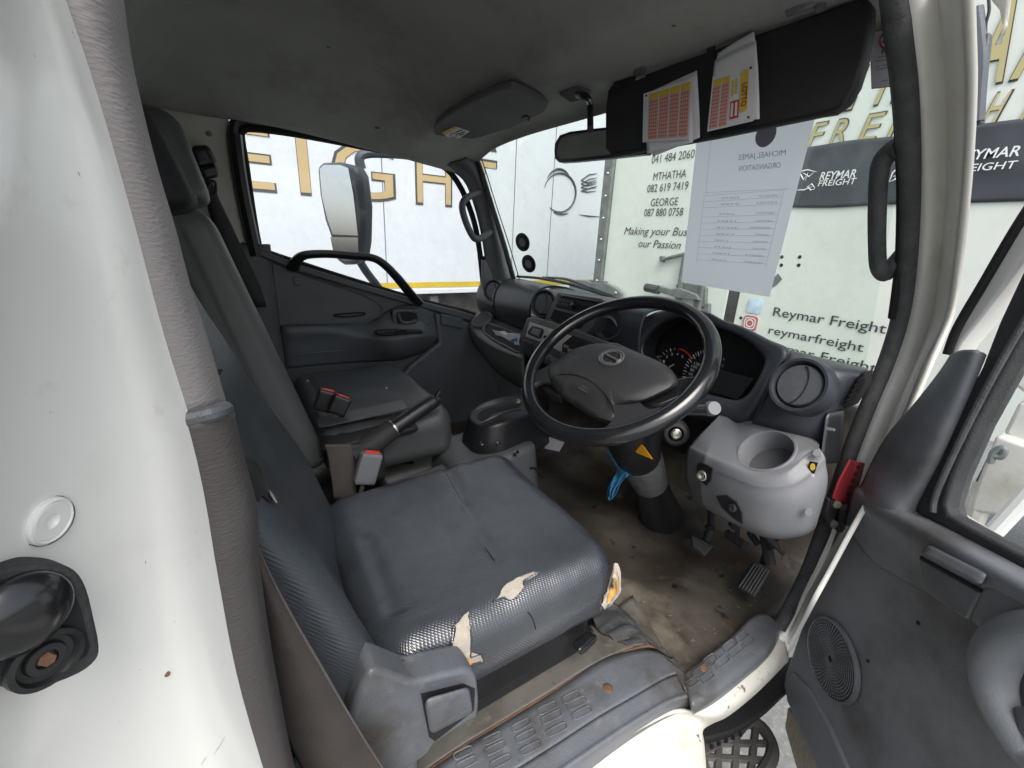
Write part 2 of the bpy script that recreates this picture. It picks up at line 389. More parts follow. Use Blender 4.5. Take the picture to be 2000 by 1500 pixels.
# ================================================================== outside: ground and the two trailers
g = MB().add([(-30, -40, -1.70), (60, -40, -1.70), (60, 50, -1.70), (-30, 50, -1.70)], [(0, 1, 2, 3)]).build('ground', M_road, None, smooth=False)
g['kind'] = 'structure'
kb = prism('pavement', [(1.1, -.2, -1.695), (2.2, -.35, -1.695), (2.2, -6, -1.695), (1.1, -6, -1.695)], (0, 0, .02), M_conc, None, bev=.004)
kb['kind'] = 'structure'
# ---- long white trailer standing alongside on the passenger side
WY = 4.2
st = thing('box_trailer', 'long white trailer side with big gold lettering and yellow stripe beyond the passenger window', 'trailer', 'white freight trailers')
def S(px, py): return PY(px, py, WY)
zb, zt = -.545, 2.3
prism('box_wall', [(-5, WY, zb), (4.6, WY, zb), (4.6, WY, zt), (-5, WY, zt)], (0, 2.4, 0), M_truck, st, bev=.01)
prism('reflective_stripe', [(-5, WY-.004, -.505), (4.6, WY-.004, -.505), (4.6, WY-.004, -.452), (-5, WY-.004, -.452)], (0, .003, 0), M_yel, st, bev=0)
prism('bottom_rail', [(-5, WY-.02, -.565), (4.6, WY-.02, -.565), (4.6, WY-.02, -.522), (-5, WY-.02, -.522)], (0, .05, 0), M_truck, st, bev=.004)
prism('underframe', [(-5, WY+.12, -1.25), (4.6, WY+.12, -1.25), (4.6, WY+.12, -.56), (-5, WY+.12, -.56)], (0, 1.9, 0), M_under, st, bev=.01)
for xx in (1.75, 2.6, .3):
    prism('support_leg', [(xx, WY+.05, -1.4), (xx+.09, WY+.05, -1.4), (xx+.09, WY+.05, -.6), (xx, WY+.05, -.6)], (0, .09, 0), M_galv, st, bev=.004)
for px in (750, 1003, 1076):
    q = S(px, 420); prism('panel_seam', [(q.x-.004, WY-.003, zb+.07), (q.x+.004, WY-.003, zb+.07), (q.x+.004, WY-.003, zt), (q.x-.004, WY-.003, zt)], (0, .002, 0), M_galv, st, bev=0)
zl0, zl1 = .279, .71
def sidel(ch, pxa, pxb, pym, z0=zl0, z1=zl1):
    a = S(pxa, pym).x; b = S(pxb, pym).x
    e = (b-a)*.05
    text_fit('lettering_outline', ch, (a-e, WY, z0-.012), (b+e, WY, z0-.012), (z1-z0)+.024, UP, M_ink, st, .004, offset=.012)
    text_fit('lettering', ch, (a, WY, z0), (b, WY, z0), z1-z0, UP, M_gold, st, .008, offset=-.004)
sidel('E', 458, 537, 371); sidel('I', 587, 607, 371); sidel('G', 655, 768, 380); sidel('H', 815, 880, 395); sidel('T', 915, 966, 400); sidel('R', 350, 420, 360)
z2 = S(900, 281).z
sidel('A', 858, 966, 270, z2, z2+.62); sidel('M', 640, 760, 240, z2, z2+.62); sidel('R', 470, 545, 240, z2, z2+.62)
def arc(cx, cy, rx, ry, a0, a1, n=20): return [S(cx+rx*math.cos(R_(a0+(a1-a0)*i/n)), cy-ry*math.sin(R_(a0+(a1-a0)*i/n))) + Vector((0, -.006, 0)) for i in range(n+1)]
def lw(path, wd, name='line_logo', par=None, M=None):   # flat tapering stroke
    n = len(path)
    rr = [wd*(.25+.75*math.sin(math.pi*min(1, max(0, i/(n-1))))) for i in range(n)]
    vs, fs = tube_geo(path, rr, 6); MB().add(vs, fs).build(name, M or M_ink, par or st)
lw(arc(1093, 376, 31, 38, 165, -130), .012); lw(arc(1091, 378, 29, 48, 140, 40), .012); lw(arc(1097, 400, 26, 18, -60, -130), .01)
for k in range(4):
    lw([S(*p)+Vector((0, -.006, 0)) for p in [(1166, 339+k*8), (1150, 341+k*9), (1135, 352+k*7), (1146, 357+k*6), (1164, 352+k*7)]], .008)
lw([S(*p)+Vector((0, -.006, 0)) for p in [(1130, 419), (1150, 422), (1172, 423)]], .007)

# ---- trailer rear doors across the front
RX = 2.6
rt = thing('box_trailer', 'white trailer rear doors with phone numbers, dark banner and steel locks ahead of the windscreen', 'trailer', 'white freight trailers')
def Q(px, py): return PX(px, py, RX)
yl = Q(1163, 551).y; yr = .20; zbt = -.72; ztt = 1.55
prism('door_panel', [(RX, yl-.09, zbt), (RX, 1.575, zbt), (RX, 1.575, ztt), (RX, yl-.09, ztt)], (.06, 0, 0), M_rear, rt, bev=.004)
prism('door_panel', [(RX, 1.50, zbt), (RX, yr-1.1, zbt), (RX, yr-1.1, ztt), (RX, 1.50, ztt)], (.06, 0, 0), M_rear, rt, bev=.004)
prism('box_side', [(RX+.02, yl-.005, zbt), (RX+.02, yl-.09, zbt), (RX+.02, yl-.09, ztt), (RX+.02, yl-.005, ztt)], (1.6, 0, 0), M_truck, rt, bev=0)  # unseen box cut short so more skylight reaches the neighbouring trailer wall
prism('box_floor', [(RX+.07, yl-.1, zbt), (RX+.07, yr-1.1, zbt), (RX+.07, yr-1.1, zbt+.1), (RX+.07, yl-.1, zbt+.1)], (1.6, 0, 0), M_under, rt, bev=0)
prism('corner_post', [(RX-.03, yl, zbt), (RX-.03, yl-.088, zbt), (RX-.03, yl-.088, ztt), (RX-.03, yl, ztt)], (.06, 0, 0), M_galv, rt, bev=.004)
for k in range(16):
    zz = zbt+.1+k*.16; lathe('rivet', [(0, .008), (.006, .007), (.011, 0)], (RX-.03, yl-.044, zz), (-1, 0, 0), M_chr, rt, seg=10)
prism('door_gap_seal', [(RX+.01, 1.577, zbt), (RX+.01, 1.498, zbt), (RX+.01, 1.498, ztt), (RX+.01, 1.577, ztt)], (.03, 0, 0), M_rub, rt, bev=.004)
# hinge arm
def RO(pts, off=.0): return [Q(*p)+Vector((-off, 0, 0)) for p in pts]
prism('hinge_arm', RO([(1120, 546), (1155, 548), (1162, 552), (1192, 554), (1210, 562), (1222, 573), (1221, 582), (1205, 583), (1160, 574), (1120, 569)], .05), (.03, 0, 0), M_galv, rt, bev=.004)
prism('hinge_bracket', RO([(1155, 546), (1188, 549), (1184, 590), (1152, 590)], .035), (.03, 0, 0), M_galv, rt, bev=.004)
lathe('hinge_bolt', [(0, .012), (.012, .011), (.016, 0)], Q(1211, 572)+Vector((-.05, 0, 0)), (-1, 0, 0), M_chr, rt, seg=12)
# lock gear
a = Q(1333, 570); tube('lock_rod', [Vector((RX-.03, a.y, zbt)), Vector((RX-.03, a.y, -.06))], .022, M_galv, rt, smooth_path=False)
a = Q(1375, 575); tube('lock_rod', [Vector((RX-.03, a.y, zbt)), Vector((RX-.03, a.y, -.1))], .018, M_galv, rt, smooth_path=False)
prism('lock_handle', RO([(1274, 554), (1302, 558), (1322, 564), (1340, 562), (1372, 574), (1380, 586), (1340, 582), (1300, 570), (1276, 566)], .075), (.03, 0, 0), M_galv, rt, bev=.006)
tube('handle_grip', [Q(1275, 561)+Vector((-.07, 0, 0)), Q(1300, 566)+Vector((-.07, 0, 0))], .03, M_ink, rt, smooth_path=False)
prism('lock_plate', RO([(1325, 556), (1348, 552), (1384, 562), (1382, 604), (1362, 600), (1358, 580), (1328, 574)], .03), (.03, 0, 0), M_galv, rt, bev=.004)
prism('catch_plate', RO([(1360, 590), (1390, 593), (1389, 616), (1376, 614), (1372, 602), (1358, 600)], .03), (.03, 0, 0), M_galv, rt, bev=.004)
tube('restraint_bar', [Q(1298, 507)+Vector((-.02, 0, 0)), Q(1350, 494)+Vector((-.02, 0, 0))], .012, M_galv, rt, smooth_path=False)
prism('bracket', RO([(1293, 501), (1299, 500), (1300, 512), (1294, 512)], .03), (.03, 0, 0), M_galv, rt, bev=.002)
def rtext(s, ax, ay, bx, by, capz, M=M_ink, off=.004, shear=0, offset=0, name='lettering'):
    a = Q(ax, ay); b = Q(bx, by); z = (a.z+b.z)/2; a.z = b.z = z
    return text_fit(name, s, a, b, capz, UP, M, rt, off, offset, shear)
u = (Q(1300, 360)-Q(1300, 376)).z
rtext('PORT ELIZABETH', 1240, 289, 1400, 278, u*.93, offset=0)
rtext('041 484 2060', 1273, 319, 1356, 309, u*.95, offset=0)
rtext('MTHATHA', 1276, 352.5, 1340, 346.5, u*.93, offset=0)
rtext('082 619 7419', 1264, 377, 1344, 369, u*.95, offset=0)
rtext('GEORGE', 1271, 403.5, 1324, 400, u*.93, offset=0)
rtext('087 880 0758', 1258, 423.5, 1334, 420, u*.95, offset=0)
rtext('Making your Business', 1219, 459.5, 1385, 459.5, u*1.0, shear=.28, offset=0)
rtext('our Passion', 1246, 484, 1328, 484.5, u*1.0, shear=.28, offset=0)
c2 = (Q(1513, 598)-Q(1513, 614)).z
rtext('Reymar Freight', 1510, 614.75, 1729, 653.25, c2*1.05, offset=.006)
rtext('reymarfreight', 1501, 649.75, 1685, 689, c2*1.0, offset=.004)
rtext('Reymar Freight', 1490, 681, 1712, 726, c2*1.05, offset=.004)
# banner
zb0 = Q(1560, 406).z; zb1 = Q(1560, 290).z
bn = [(Q(1500, 350).y-0, zb0, zb1), (1.0, zb0-.004, zb1+.004), (.6, zb0+.004, zb1+.0), (.2, zb0, zb1+.005), (-.9, zb0, zb1)]
ys = [Q(1440, 350).y + (-.9-Q(1440, 350).y)*i/60 for i in range(61)]
rows = []
for j in range(9):
    t = j/8; rows.append([Vector((RX-.006-.010*max(0, noise.noise(Vector((y*3, t*3.2, 1))))-.012*max(0, noise.noise(Vector((y*9, t*2+y*3, 7))))*(t > .5), y, zb0+(zb1-zb0)*t + .008*noise.noise(Vector((y*4, t, 3))))) for y in ys])
grid('banner', rows, M_band, rt, th=.003, sub=1)
cu = (Q(1640, 336)-Q(1640, 351)).z
def bt(s, ax, bx, py, cap, off, ofs, sh=.12, pa=1640):
    z = Q(1640, py).z
    a = Q(ax, py); b = Q(bx, py); a.z = b.z = z
    text_fit('banner_lettering', s, a, b, cap, UP, M_lwhite, rt, .024, offset=ofs, shear=sh)
bt('REYMAR', 1605, 1674, 350, cu, 0, .012); bt('FREIGHT', 1602, 1673, 362.5, cu*.75, 0, .004)
# the same words again further right
a = Q(1886, 318); b = Q(1997, 300)
def bt2(s, pa, pb, cap, ofs, zz):
    a = Q(*pa); b = Q(*pb); a.z = b.z = zz
    text_fit('banner_lettering', s, a, b, cap, UP, M_lwhite, rt, .024, offset=ofs, shear=.12)
bt2('REYMAR', (1868, 320), (1994, 303), cu*1.0, .012, (Q(1930, 311).z)); bt2('FREIGHT', (1862, 345), (1986, 326), cu*.75, .004, Q(1940, 333).z)
def qo(*pts): return [Q(*p)+Vector((-.026, 0, 0)) for p in pts]
for pts in [[(1600, 337), (1583, 333), (1566, 336), (1556, 345)], [(1562, 350), (1568, 340), (1574, 352), (1582, 340), (1578, 354)], [(1556, 372), (1575, 372), (1592, 365)], [(1597, 369), (1590, 360), (1582, 366), (1588, 372), (1596, 370)], [(1572, 338), (1585, 346), (1594, 338)],
            [(1741, 356), (1748, 338), (1760, 328), (1768, 318)], [(1742, 356), (1752, 352), (1762, 335)], [(1748, 346), (1757, 344), (1770, 345)]]:
    lw(qo(*pts), .0035, 'banner_logo', rt, M_lwhite)
# gold lettering above the banner
def gl(ch, pxa, pxb, py, z0, z1, sh=.18, e=.02, Mg=M_goldp):
    a = Q(pxa, py).y; b = Q(pxb, py).y
    text_fit('lettering_outline', ch, (RX, a+.004, z0-.005), (RX, b-.004, z0-.005), z1-z0+.01, UP, M_ink, rt, .004, offset=e+.006, shear=sh)
    text_fit('lettering', ch, (RX, a, z0), (RX, b, z0), z1-z0, UP, Mg, rt, .008, offset=e, shear=sh)
f0 = Q(1620, 283).z; f1 = Q(1650, 233).z
gl('F', 1578, 1600, 283, f0, f1, e=0); gl('R', 1620, 1648, 283, f0, f1, e=0); gl('E', 1677, 1708, 275, f0, f1, e=0); gl('I', 1735, 1741, 263, f0, f1, e=0)
gl('G', 1765, 1800, 255, f0, f1, e=0); gl('H', 1920, 1946, 232, f0, f1, e=0); gl('T', 1985, 2020, 215, f0, f1, e=0)
e0 = Q(1640, 214).z; e1 = e0+.27
gl('E', 1625, 1664, 214, e0, e1); gl('Y', 1692, 1732, 206, e0, e1); gl('M', 1742, 1800, 200, e0, e1); gl('A', 1898, 1958, 160, e0, e1, sh=0); gl('R', 1980, 2050, 140, e0, e1)
# marks on the lower panel
prism('scraped_patch', RO([(1510, 545), (1520, 534), (1528, 545), (1518, 556), (1508, 562)], .004), (.003, 0, 0), M_galv, rt, bev=0)
for (x, y) in [(1527, 502), (1562, 502), (1526, 518), (1560, 518), (1447, 621)]:
    lathe('rivet_hole', [(0, .002), (.009, .002), (.010, 0)], Q(x, y), (-1, 0, 0), M_hole, rt, seg=8)
# square social icons
def rr(cx, cy, w, h, r, k=6):
    o = []
    for (sx, sy, a0) in ((1, -1, -90), (1, 1, 0), (-1, 1, 90), (-1, -1, 180)):
        for i in range(k+1):
            a = R_(a0+90*i/k); o.append((cx+sx*(w/2-r)+r*math.cos(a), cy+sy*(h/2-r)+r*math.sin(a)))
    return o
M_ig = mat('icon_red', (.62, .16, .16), .5, var=.45, vscale=9); M_igo = mat('icon_faded_blue', (.50, .63, .74), .5, var=.3, vscale=18)
ic = Q(1466, 631)
def icon(cy, cz, w, M, nm, off):
    prism(nm, [Vector((RX-off, cy+p[0], cz+p[1])) for p in rr(0, 0, w, w, w*.24)], (.002, 0, 0), M, rt, bev=0)
icon(ic.y, ic.z, .098, M_lwhite, 'icon_base', .005); icon(ic.y, ic.z, .088, M_ig, 'icon', .008)
def ringf(cy, cz, r0, r1, M, off, nm='icon_ring', sq=0):
    vs = []; n = 28
    for i in range(n):
        t = 2*math.pi*i/n
        vs += [(RX-off, cy+r0*math.cos(t), cz+r0*math.sin(t)), (RX-off, cy+r1*math.cos(t), cz+r1*math.sin(t))]
    MB().add(vs, [(2*i, 2*i+1, (2*i+3) % (2*n), (2*i+2) % (2*n)) for i in range(n)]).build(nm, M, rt, smooth=False)
ringf(ic.y, ic.z, .017, .024, M_lwhite, .011)
ol = rr(0, 0, .068, .068, .02); il = rr(0, 0, .056, .056, .015); n_ = len(ol)
MB().add([(RX-.011, ic.y+p[0], ic.z+p[1]) for p in ol]+[(RX-.011, ic.y+p[0], ic.z+p[1]) for p in il], [(i, (i+1) % n_, (i+1) % n_+n_, i+n_) for i in range(n_)]).build('icon_frame', M_lwhite, rt, smooth=False)
i2 = Q(1475, 598); icon(i2.y, i2.z, .085, M_igo, 'faded_icon', .006)
# ================================================================== our own truck: cab shell
cab = thing('truck_cab', 'white painted truck cab shell with grey felt headliner, windscreen and open driver doorway', 'truck cab')
# headliner
Xs = [-.16, -.14, -.10, 0, .2, .42, .56, .62, .66, .74, .85, .87]
Zx = [.24, .30, .36, .43, .46, .46, .415, .352, .347, .342, .333, .31]
Ys = [1.70, 1.675, 1.62, 1.5, 1.3, 1.0, .7, .5, .40, .34, .30, .285]
Dy = [.0, 0, .45, .85, 1, 1, 1, 1, .95, .8, .4, .3]
rows = []
for X, Z in zip(Xs, Zx):
    edge = .305 if X < .3 else .30-(X-.3)*.12 + (.0)
    r = []
    for Y, d in zip(Ys, Dy):
        e = edge if Y > 1 else max(.30, edge)
        z = e+(Z-e)*d if Z > e else Z
        r.append(Vector((X, Y, z)))
    rows.append(r)
grid('headliner', rows, M_head, cab, th=.012, sub=3)
# white outer roof skin above it
Zr = [.36, .40, .44, .49, .52, .52, .50, .485, .47, .44, .385, .355]
rows = [[Vector((X-(.02 if X < -.1 else 0)+(.02 if X > .8 else 0), Y, Z-d)) for Y, d in zip((1.80, 1.79, 1.74, 1.6, 1.3, 1.0, .7, .42, .29, .245, .235), (.10, .05, .015, 0, 0, 0, 0, 0, .015, .05, .08))] for X, Z in zip(Xs, Zr)]
grid('roof_skin', rows, M_white, cab, th=.004, sub=1)
rows = [[Vector((x, y, z)) for y in (1.79, 1.3, .8, .25)] for x, z in ((-.19, .37), (-.20, .2), (-.21, -.3), (-.21, -.86))]
grid('rear_skin', rows, M_white, cab, th=.004, sub=1)
# torn hole in the lining and small clips
hp = [(266, 47), (278, 42), (296, 32), (299, 42), (296, 51), (302, 58), (312, 72), (300, 74), (286, 68), (268, 58)]
from mathutils.bvhtree import BVHTree
hl = [o for o in COL.objects if o.name == 'headliner'][0]
hbv = BVHTree.FromPolygons([v.co.copy() for v in hl.data.vertices], [tuple(p.vertices) for p in hl.data.polygons])
def onroof(x, y, o=.008): d = ray(x, y).normalized(); return hbv.ray_cast(Vector((0, 0, 0)), d)[0]-d*o
prism('headliner_tear', [onroof(x, y) for x, y in hp], (0, 0, .002), M_hole, cab, bev=0)
tube('tear_edge', [onroof(x, y, .010) for x, y in hp[2:8]], .0016, M_gvis, cab)
tube('headliner_seam', [onroof(x, y, .007) for x, y in [(1262, 22), (1180, 62), (1100, 102), (1010, 146), (930, 196), (880, 232)]], .0016, M_head, cab)
for (x, y) in [(737, 249), (1318, 46), (640, 90)]:
    vs, fs = lathe_geo([(0, .004), (.008, .003), (.010, 0)], onroof(x, y, .006), (0, 0, -1), 14); MB().add(vs, fs).build('headliner_clip', M_gvis, cab)
# rear wall with cream corner panel
rows = [[Vector((-.15-.03*(z < -.1), y, z)) for z in (.36, .2, -.1, -.5, -.85)] for y in (1.72, 1.4, 1.0, .6, .32)]
grid('rear_wall', rows, M_corner, cab, th=.01, sub=0)
c = [PY(x, y, 1.69) for x, y in [(250, 120), (315, 217), (360, 229), (440, 240), (458, 262), (478, 380), (500, 485), (495, 520)]]
rows = [[Vector((-.16, 1.71, z)), Vector((-.10, 1.71, z)), Vector((0, 1.705, z)), Vector((.075+(.29-z)*.09, 1.715, z))] for z in (.33, .28, .15, .0, -.07)]
grid('corner_panel', rows, M_corner, cab, th=.008, sub=2)
rows = [[Vector((-.16, 1.70, z)), Vector((-.05, 1.69, z)), Vector((.10, 1.688, z)), Vector((.14, 1.70, z))] for z in (-.06, -.08, -.3, -.8)]
grid('lower_corner_trim', rows, M_trim, cab, th=.008, sub=2)
for (x, y, s) in [(408, 261, .006), (1040, 300, 0)]:
    if s: lathe('panel_plug', [(0, .004), (s, .003), (s*1.3, 0)], PY(x, y, 1.70), (0, -1, 0), M_galv, cab, seg=12)
# windscreen glass, curved, and its rubber
def WS(px, py, X=None): return PX(px, py, X)
wsr = []
for z in (.335, .2, .0, -.2, -.36):
    t = (.335-z)/.5
    r = []
    for y in (1.66, 1.58, 1.4, 1.2, .98, .76, .56, .40, .31):
        bul = 1-((y-.98)/.68)**2
        r.append(Vector((.855+.16*t+.05*bul*(.35+.65*min(1, t+.2))-.01, y, z)))
    wsr.append(r)
grid('windscreen', wsr, M_glassW, cab, th=0, sub=2)
def wsx(y, z):
    t = (.335-z)/.5; bul = 1-((y-.98)/.68)**2
    return .855+.16*t+.05*bul*(.35+.65*min(1, t+.2))-.01
def onws(px, py, off=.006):
    d = ray(px, py); X = .95
    for _ in range(12):
        p = d*(X/d.x); X = wsx(p.y, p.z)-off
    return d*(X/d.x)
tube('windscreen_rubber', [onws(x, y, .0) for x, y in [(1004, 548), (985, 480), (960, 400), (940, 335), (925, 290), (935, 272), (1000, 250), (1090, 219), (1180, 190), (1300, 152), (1450, 106), (1600, 60), (1700, 27), (1745, 12)]], .010, M_blk, cab, n=4)
tube('windscreen_rubber', [onws(x, y, .002) for x, y in [(1728, 10), (1748, 70), (1768, 150)]], .006, M_blk, cab, n=4)
tube('windscreen_edge_band', [onws(x, y, -.004) for x, y in [(1015, 548), (995, 480), (969, 400), (949, 335), (935, 293), (943, 280), (1000, 259), (1090, 227), (1180, 198), (1300, 160)]], .006, M_hole, cab, n=4, flat=.3)
# left A pillar trim between door window and windscreen
AL = [[(862, 322), (880, 318), (905, 310), (924, 285)],
      [(905, 350), (916, 345), (928, 338), (938, 330)],
      [(932, 410), (942, 405), (953, 400), (962, 398)],
      [(946, 480), (958, 476), (972, 472), (982, 468)],
      [(950, 540), (966, 540), (984, 536), (1000, 530)],
      [(946, 620), (970, 610), (1000, 590), (1012, 560)]]
yv = [1.69, 1.645, 1.62, 1.635]
rows = [[PY(p[0], p[1], yv[j]) for j, p in enumerate(r)] for r in AL]
grid('pillar_trim', rows, M_trim, cab, th=.008, sub=2)
# small triangular cover low on the pillar
prism('pillar_corner_cover', [PY(x, y, 1.62) for x, y in [(944, 508), (950, 510), (966, 548), (962, 560), (944, 566)]], (0, .02, 0), M_trim, cab, bev=.004)
# grab handle on that pillar
h = [PY(x, y, v) for x, y, v in [(935, 377, 1.62), (922, 381, 1.58), (906, 392, 1.555), (903, 408, 1.55), (910, 434, 1.55), (921, 458, 1.55), (930, 467, 1.555), (945, 462, 1.585), (957, 454, 1.62)]]
tube('grab_handle', h, .0125, M_trim, cab, n=6, seg=12)
# front panel below windscreen, bulkhead and floor
rows = [[Vector((x, y, z)) for y in (1.72, 1.4, 1.0, .6, .30)] for x, z in ((1.17, -.33), (1.18, -.38), (1.20, -.55), (1.20, -.72), (1.12, -.82))]
grid('bulkhead', rows, M_floor, cab, th=.01, sub=1)
fl = []
for i in range(25):
    X = -.2 + 1.40*i/24; r = []
    for j in range(25):
        y_0 = .43-.115*min(1, max(0, (X-.55)/.15)); Y = y_0+(1.72-y_0)*j/24
        z = -.815 + .010*noise.noise(Vector((X*5, Y*5, 2))) + .006*noise.noise(Vector((X*14, Y*12, 5)))
        z += max(0, X-.98)**1.3*.45 - .004*(Y < .43)
        fold = math.exp(-((X-.72-(Y-.5)*.25)/.02)**2)*.008 + math.exp(-((Y-.62+(X-.8)*.3)/.018)**2)*.006*(X > .6)
        r.append(Vector((X, Y, z+fold)))
    fl.append(r)
grid('floor_mat', fl, M_floor, cab, th=.006, sub=1)
# strip of bare floor between seat and step trim
sp = [[(620, 1560), (700, 1500), (840, 1412), (960, 1325), (1090, 1262), (1180, 1205), (1235, 1165)],
      [(760, 1560), (880, 1475), (960, 1425), (1080, 1352), (1180, 1290), (1262, 1262), (1300, 1275)]]
rows = [[PZ(x, y, -.80) for x, y in sp[0]], [PZ((a[0]+b[0])/2, (a[1]+b[1])/2, -.795) for a, b in zip(*sp)], [PZ(x, y, -.79) for x, y in sp[1]]]
grid('floor_edge', rows, M_side, cab, th=.008, sub=2)
tube('rust_seam', [PZ(x, y, -.787) for x, y in sp[1]], .003, M_rust, cab)
# blue-grey step trim along the sill: top face then rolled outer edge
ST = [[(740, 1590), (880, 1479), (1000, 1404), (1090, 1348), (1177, 1290), (1240, 1272), (1285, 1276), (1312, 1300), (1322, 1322)],
      [(840, 1600), (960, 1525), (1080, 1450), (1160, 1398), (1240, 1352), (1300, 1318), (1330, 1312), (1345, 1330), (1335, 1345)],
      [(900, 1640), (1010, 1570), (1110, 1500), (1190, 1445), (1260, 1400), (1310, 1372), (1345, 1362), (1352, 1364), (1345, 1366)],
      [(940, 1680), (1040, 1600), (1120, 1525), (1200, 1462), (1265, 1418), (1315, 1392), (1345, 1382), (1352, 1375), (1346, 1372)]]
zs = [-.785, -.785, -.792, -.83]
rows = [[PZ(x, y, zs[i]) for x, y in r] for i, r in enumerate(ST)]
rows = rows[:2]+[[a.lerp(b, .12) for a, b in zip(rows[1], rows[2])], [a.lerp(b, .8) for a, b in zip(rows[1], rows[2])]]+rows[2:]
grid('step_trim', rows, M_blue, cab, th=.006, sub=2)
# front part of the step trim
SF = [[(1335, 1318), (1380, 1285), (1430, 1245), (1465, 1210), (1490, 1200), (1505, 1208)],
      [(1340, 1345), (1400, 1312), (1450, 1270), (1490, 1240), (1508, 1225), (1515, 1215)],
      [(1350, 1380), (1385, 1362), (1440, 1318), (1490, 1278), (1512, 1245), (1520, 1218)],
      [(1352, 1392), (1392, 1372), (1448, 1328), (1496, 1284), (1516, 1250), (1523, 1222)]]
rows = [[PZ(x, y, (-.785, -.785, -.79, -.82)[i]) for x, y in r] for i, r in enumerate(SF)]
grid('step_trim', rows, M_blue, cab, th=.006, sub=2)
fp = [[(1150, 1200), (1185, 1178), (1215, 1192), (1238, 1215)], [(1168, 1232), (1206, 1208), (1240, 1228), (1262, 1248)], [(1200, 1252), (1236, 1238), (1268, 1256), (1296, 1272)], [(1236, 1268), (1262, 1262), (1290, 1274), (1322, 1296)]]
fr_ = [[PZ(x, y, -.790) for x, y in r] for r in fp]
fr_ = crow(fr_, 6); fc_ = [cr([r[j] for r in fr_], 6) for j in range(len(fr_[0]))]
grid('mat_fold', [[p+Vector((0, 0, .004+.011*noise.noise(Vector((i*.45, j*.16, 4))))) for i, p in enumerate(c_)] for j, c_ in enumerate(fc_)], M_rub, cab, th=.003, sub=0)
# raised tread lozenges on the trims
def loz(cx, cy, l, wd, ang, z, nm='tread_ring', rr_=.0013):
    ca, sa = math.cos(R_(ang)), math.sin(R_(ang)); pts = []
    for i in range(20):
        t = 2*math.pi*i/20; ct, s_ = math.cos(t), math.sin(t)
        u = math.copysign(abs(ct)**.45, ct)*l/2; v = math.copysign(abs(s_)**.45, s_)*wd/2
        p = PZ(cx+u*ca-v*sa, cy+u*sa+v*ca, z); pts.append(p)
    return tube_geo(pts, rr_, 5, True)
for (x, y, l) in [(1116, 1361, 36), (1127, 1373, 40), (1137, 1392, 40), (1069, 1383, 40), (1077, 1400, 42), (1088, 1425, 42), (1018, 1416, 40), (1027, 1437, 42), (1037, 1461, 44), (962, 1442, 40), (968, 1461, 42), (978, 1487, 44), (905, 1470, 40), (912, 1490, 42)]:
    vs, fs = loz(x, y, l, 15, -27, -.7805); MB().add(vs, fs).build('tread_rib', M_blue, cab)
for (x, y, l, w_) in [(1425, 1262, 26, 18), (1448, 1244, 24, 16), (1410, 1292, 30, 17), (1438, 1270, 30, 16), (1388, 1290, 26, 20), (1368, 1312, 32, 18), (1352, 1332, 26, 16), (1382, 1322, 26, 16), (1462, 1252, 22, 16)]:
    vs, fs = loz(x, y, l, w_, -38, -.7805); MB().add(vs, fs).build('tread_rib', M_blue, cab)
for (x, y) in [(1187, 1346), (1376, 1308)]:
    lathe('trim_screw', [(0, .004), (.006, .005), (.010, .003), (.012, 0)], PZ(x, y, -.785), (0, 0, 1), M_rust, cab, seg=16)
# ---------------- white body of the doorway
OY = .29
def OP(px, py, y): return PY(px, py, y)
# rear pillar jamb: from the left picture edge to the fabric trim
ed = [(-60, 52), (0, 80), (100, 108), (215, 152), (330, 190), (450, 222), (560, 255), (680, 290), (815, 338), (900, 362), (1000, 385), (1100, 402), (1250, 425), (1400, 468), (1500, 500), (1620, 545)]
def edx(y):
    for i in range(len(ed)-1):
        if ed[i][0] <= y <= ed[i+1][0]: return ed[i][1]+(ed[i+1][1]-ed[i][1])*(y-ed[i][0])/(ed[i+1][0]-ed[i][0])
rows = []
for y in (-60, 180, 420, 660, 900, 1130, 1360, 1620):
    xe = edx(y)
    fr = [i_/10 for i_ in range(11)]
    yy = [.165, .1775, .1895, .2008, .2115, .2218, .2322, .2428, .2530, .2640, .285]
    r_ = [OP(xe*a-260*(1-a), y, b) for a, b in zip(fr, yy)]
    rows.append(r_)
grid('rear_pillar', rows, M_white, cab, th=.01, sub=3, off=-1)
def jam(f_, y, v): return OP(edx(y)*f_-260*(1-f_), y, v)
for f_, v, r0 in ((.945, .2655, .0022), (.64, .2362, .0020)):
    tube('pressed_edge', [jam(f_, y, v) for y in (-60, 180, 420, 660, 900, 1130, 1360, 1620)], r0, M_white, cab, n=6, seg=10, flat=.5)
prism('pillar_skin', [(-.195, .235, -.86), (-.075, .235, -.86), (-.075, .235, .38), (-.195, .235, .38)], (0, .04, 0), M_white, cab, bev=.01)
prism('pillar_skin', [(-.195, .30, -.86), (-.04, .30, -.86), (-.04, .30, .34), (-.195, .30, .34)], (0, .03, 0), M_trim, cab, bev=.01)
# thin dark gap, then pillar fabric trim (upper) and lower trim
tube('door_seal', [OP(x-3, y, .29) for y, x in ed[0:]], .004, M_hole, cab, n=3)
uR = [(-60, 200), (0, 216), (100, 230), (215, 255), (330, 285), (450, 322), (560, 352), (680, 392), (803, 428)]
rows = []
for (y, xr) in uR:
    xl = [e for e in ed]
    for i in range(len(ed)-1):
        if ed[i][0] <= y <= ed[i+1][0]:
            t = (y-ed[i][0])/(ed[i+1][0]-ed[i][0]); x0 = ed[i][1]+(ed[i+1][1]-ed[i][1])*t
    row = []
    for fr, dY in zip((0, .04, .18, .42, .68, .86, .96, 1.0), (.31, .298, .286, .285, .293, .312, .338, .40)):
        row.append(OP(x0+(xr-x0)*fr+1, y, dY))
    rows.append(row)
grid('pillar_trim', rows, M_knit, cab, th=.006, sub=2, off=-1)
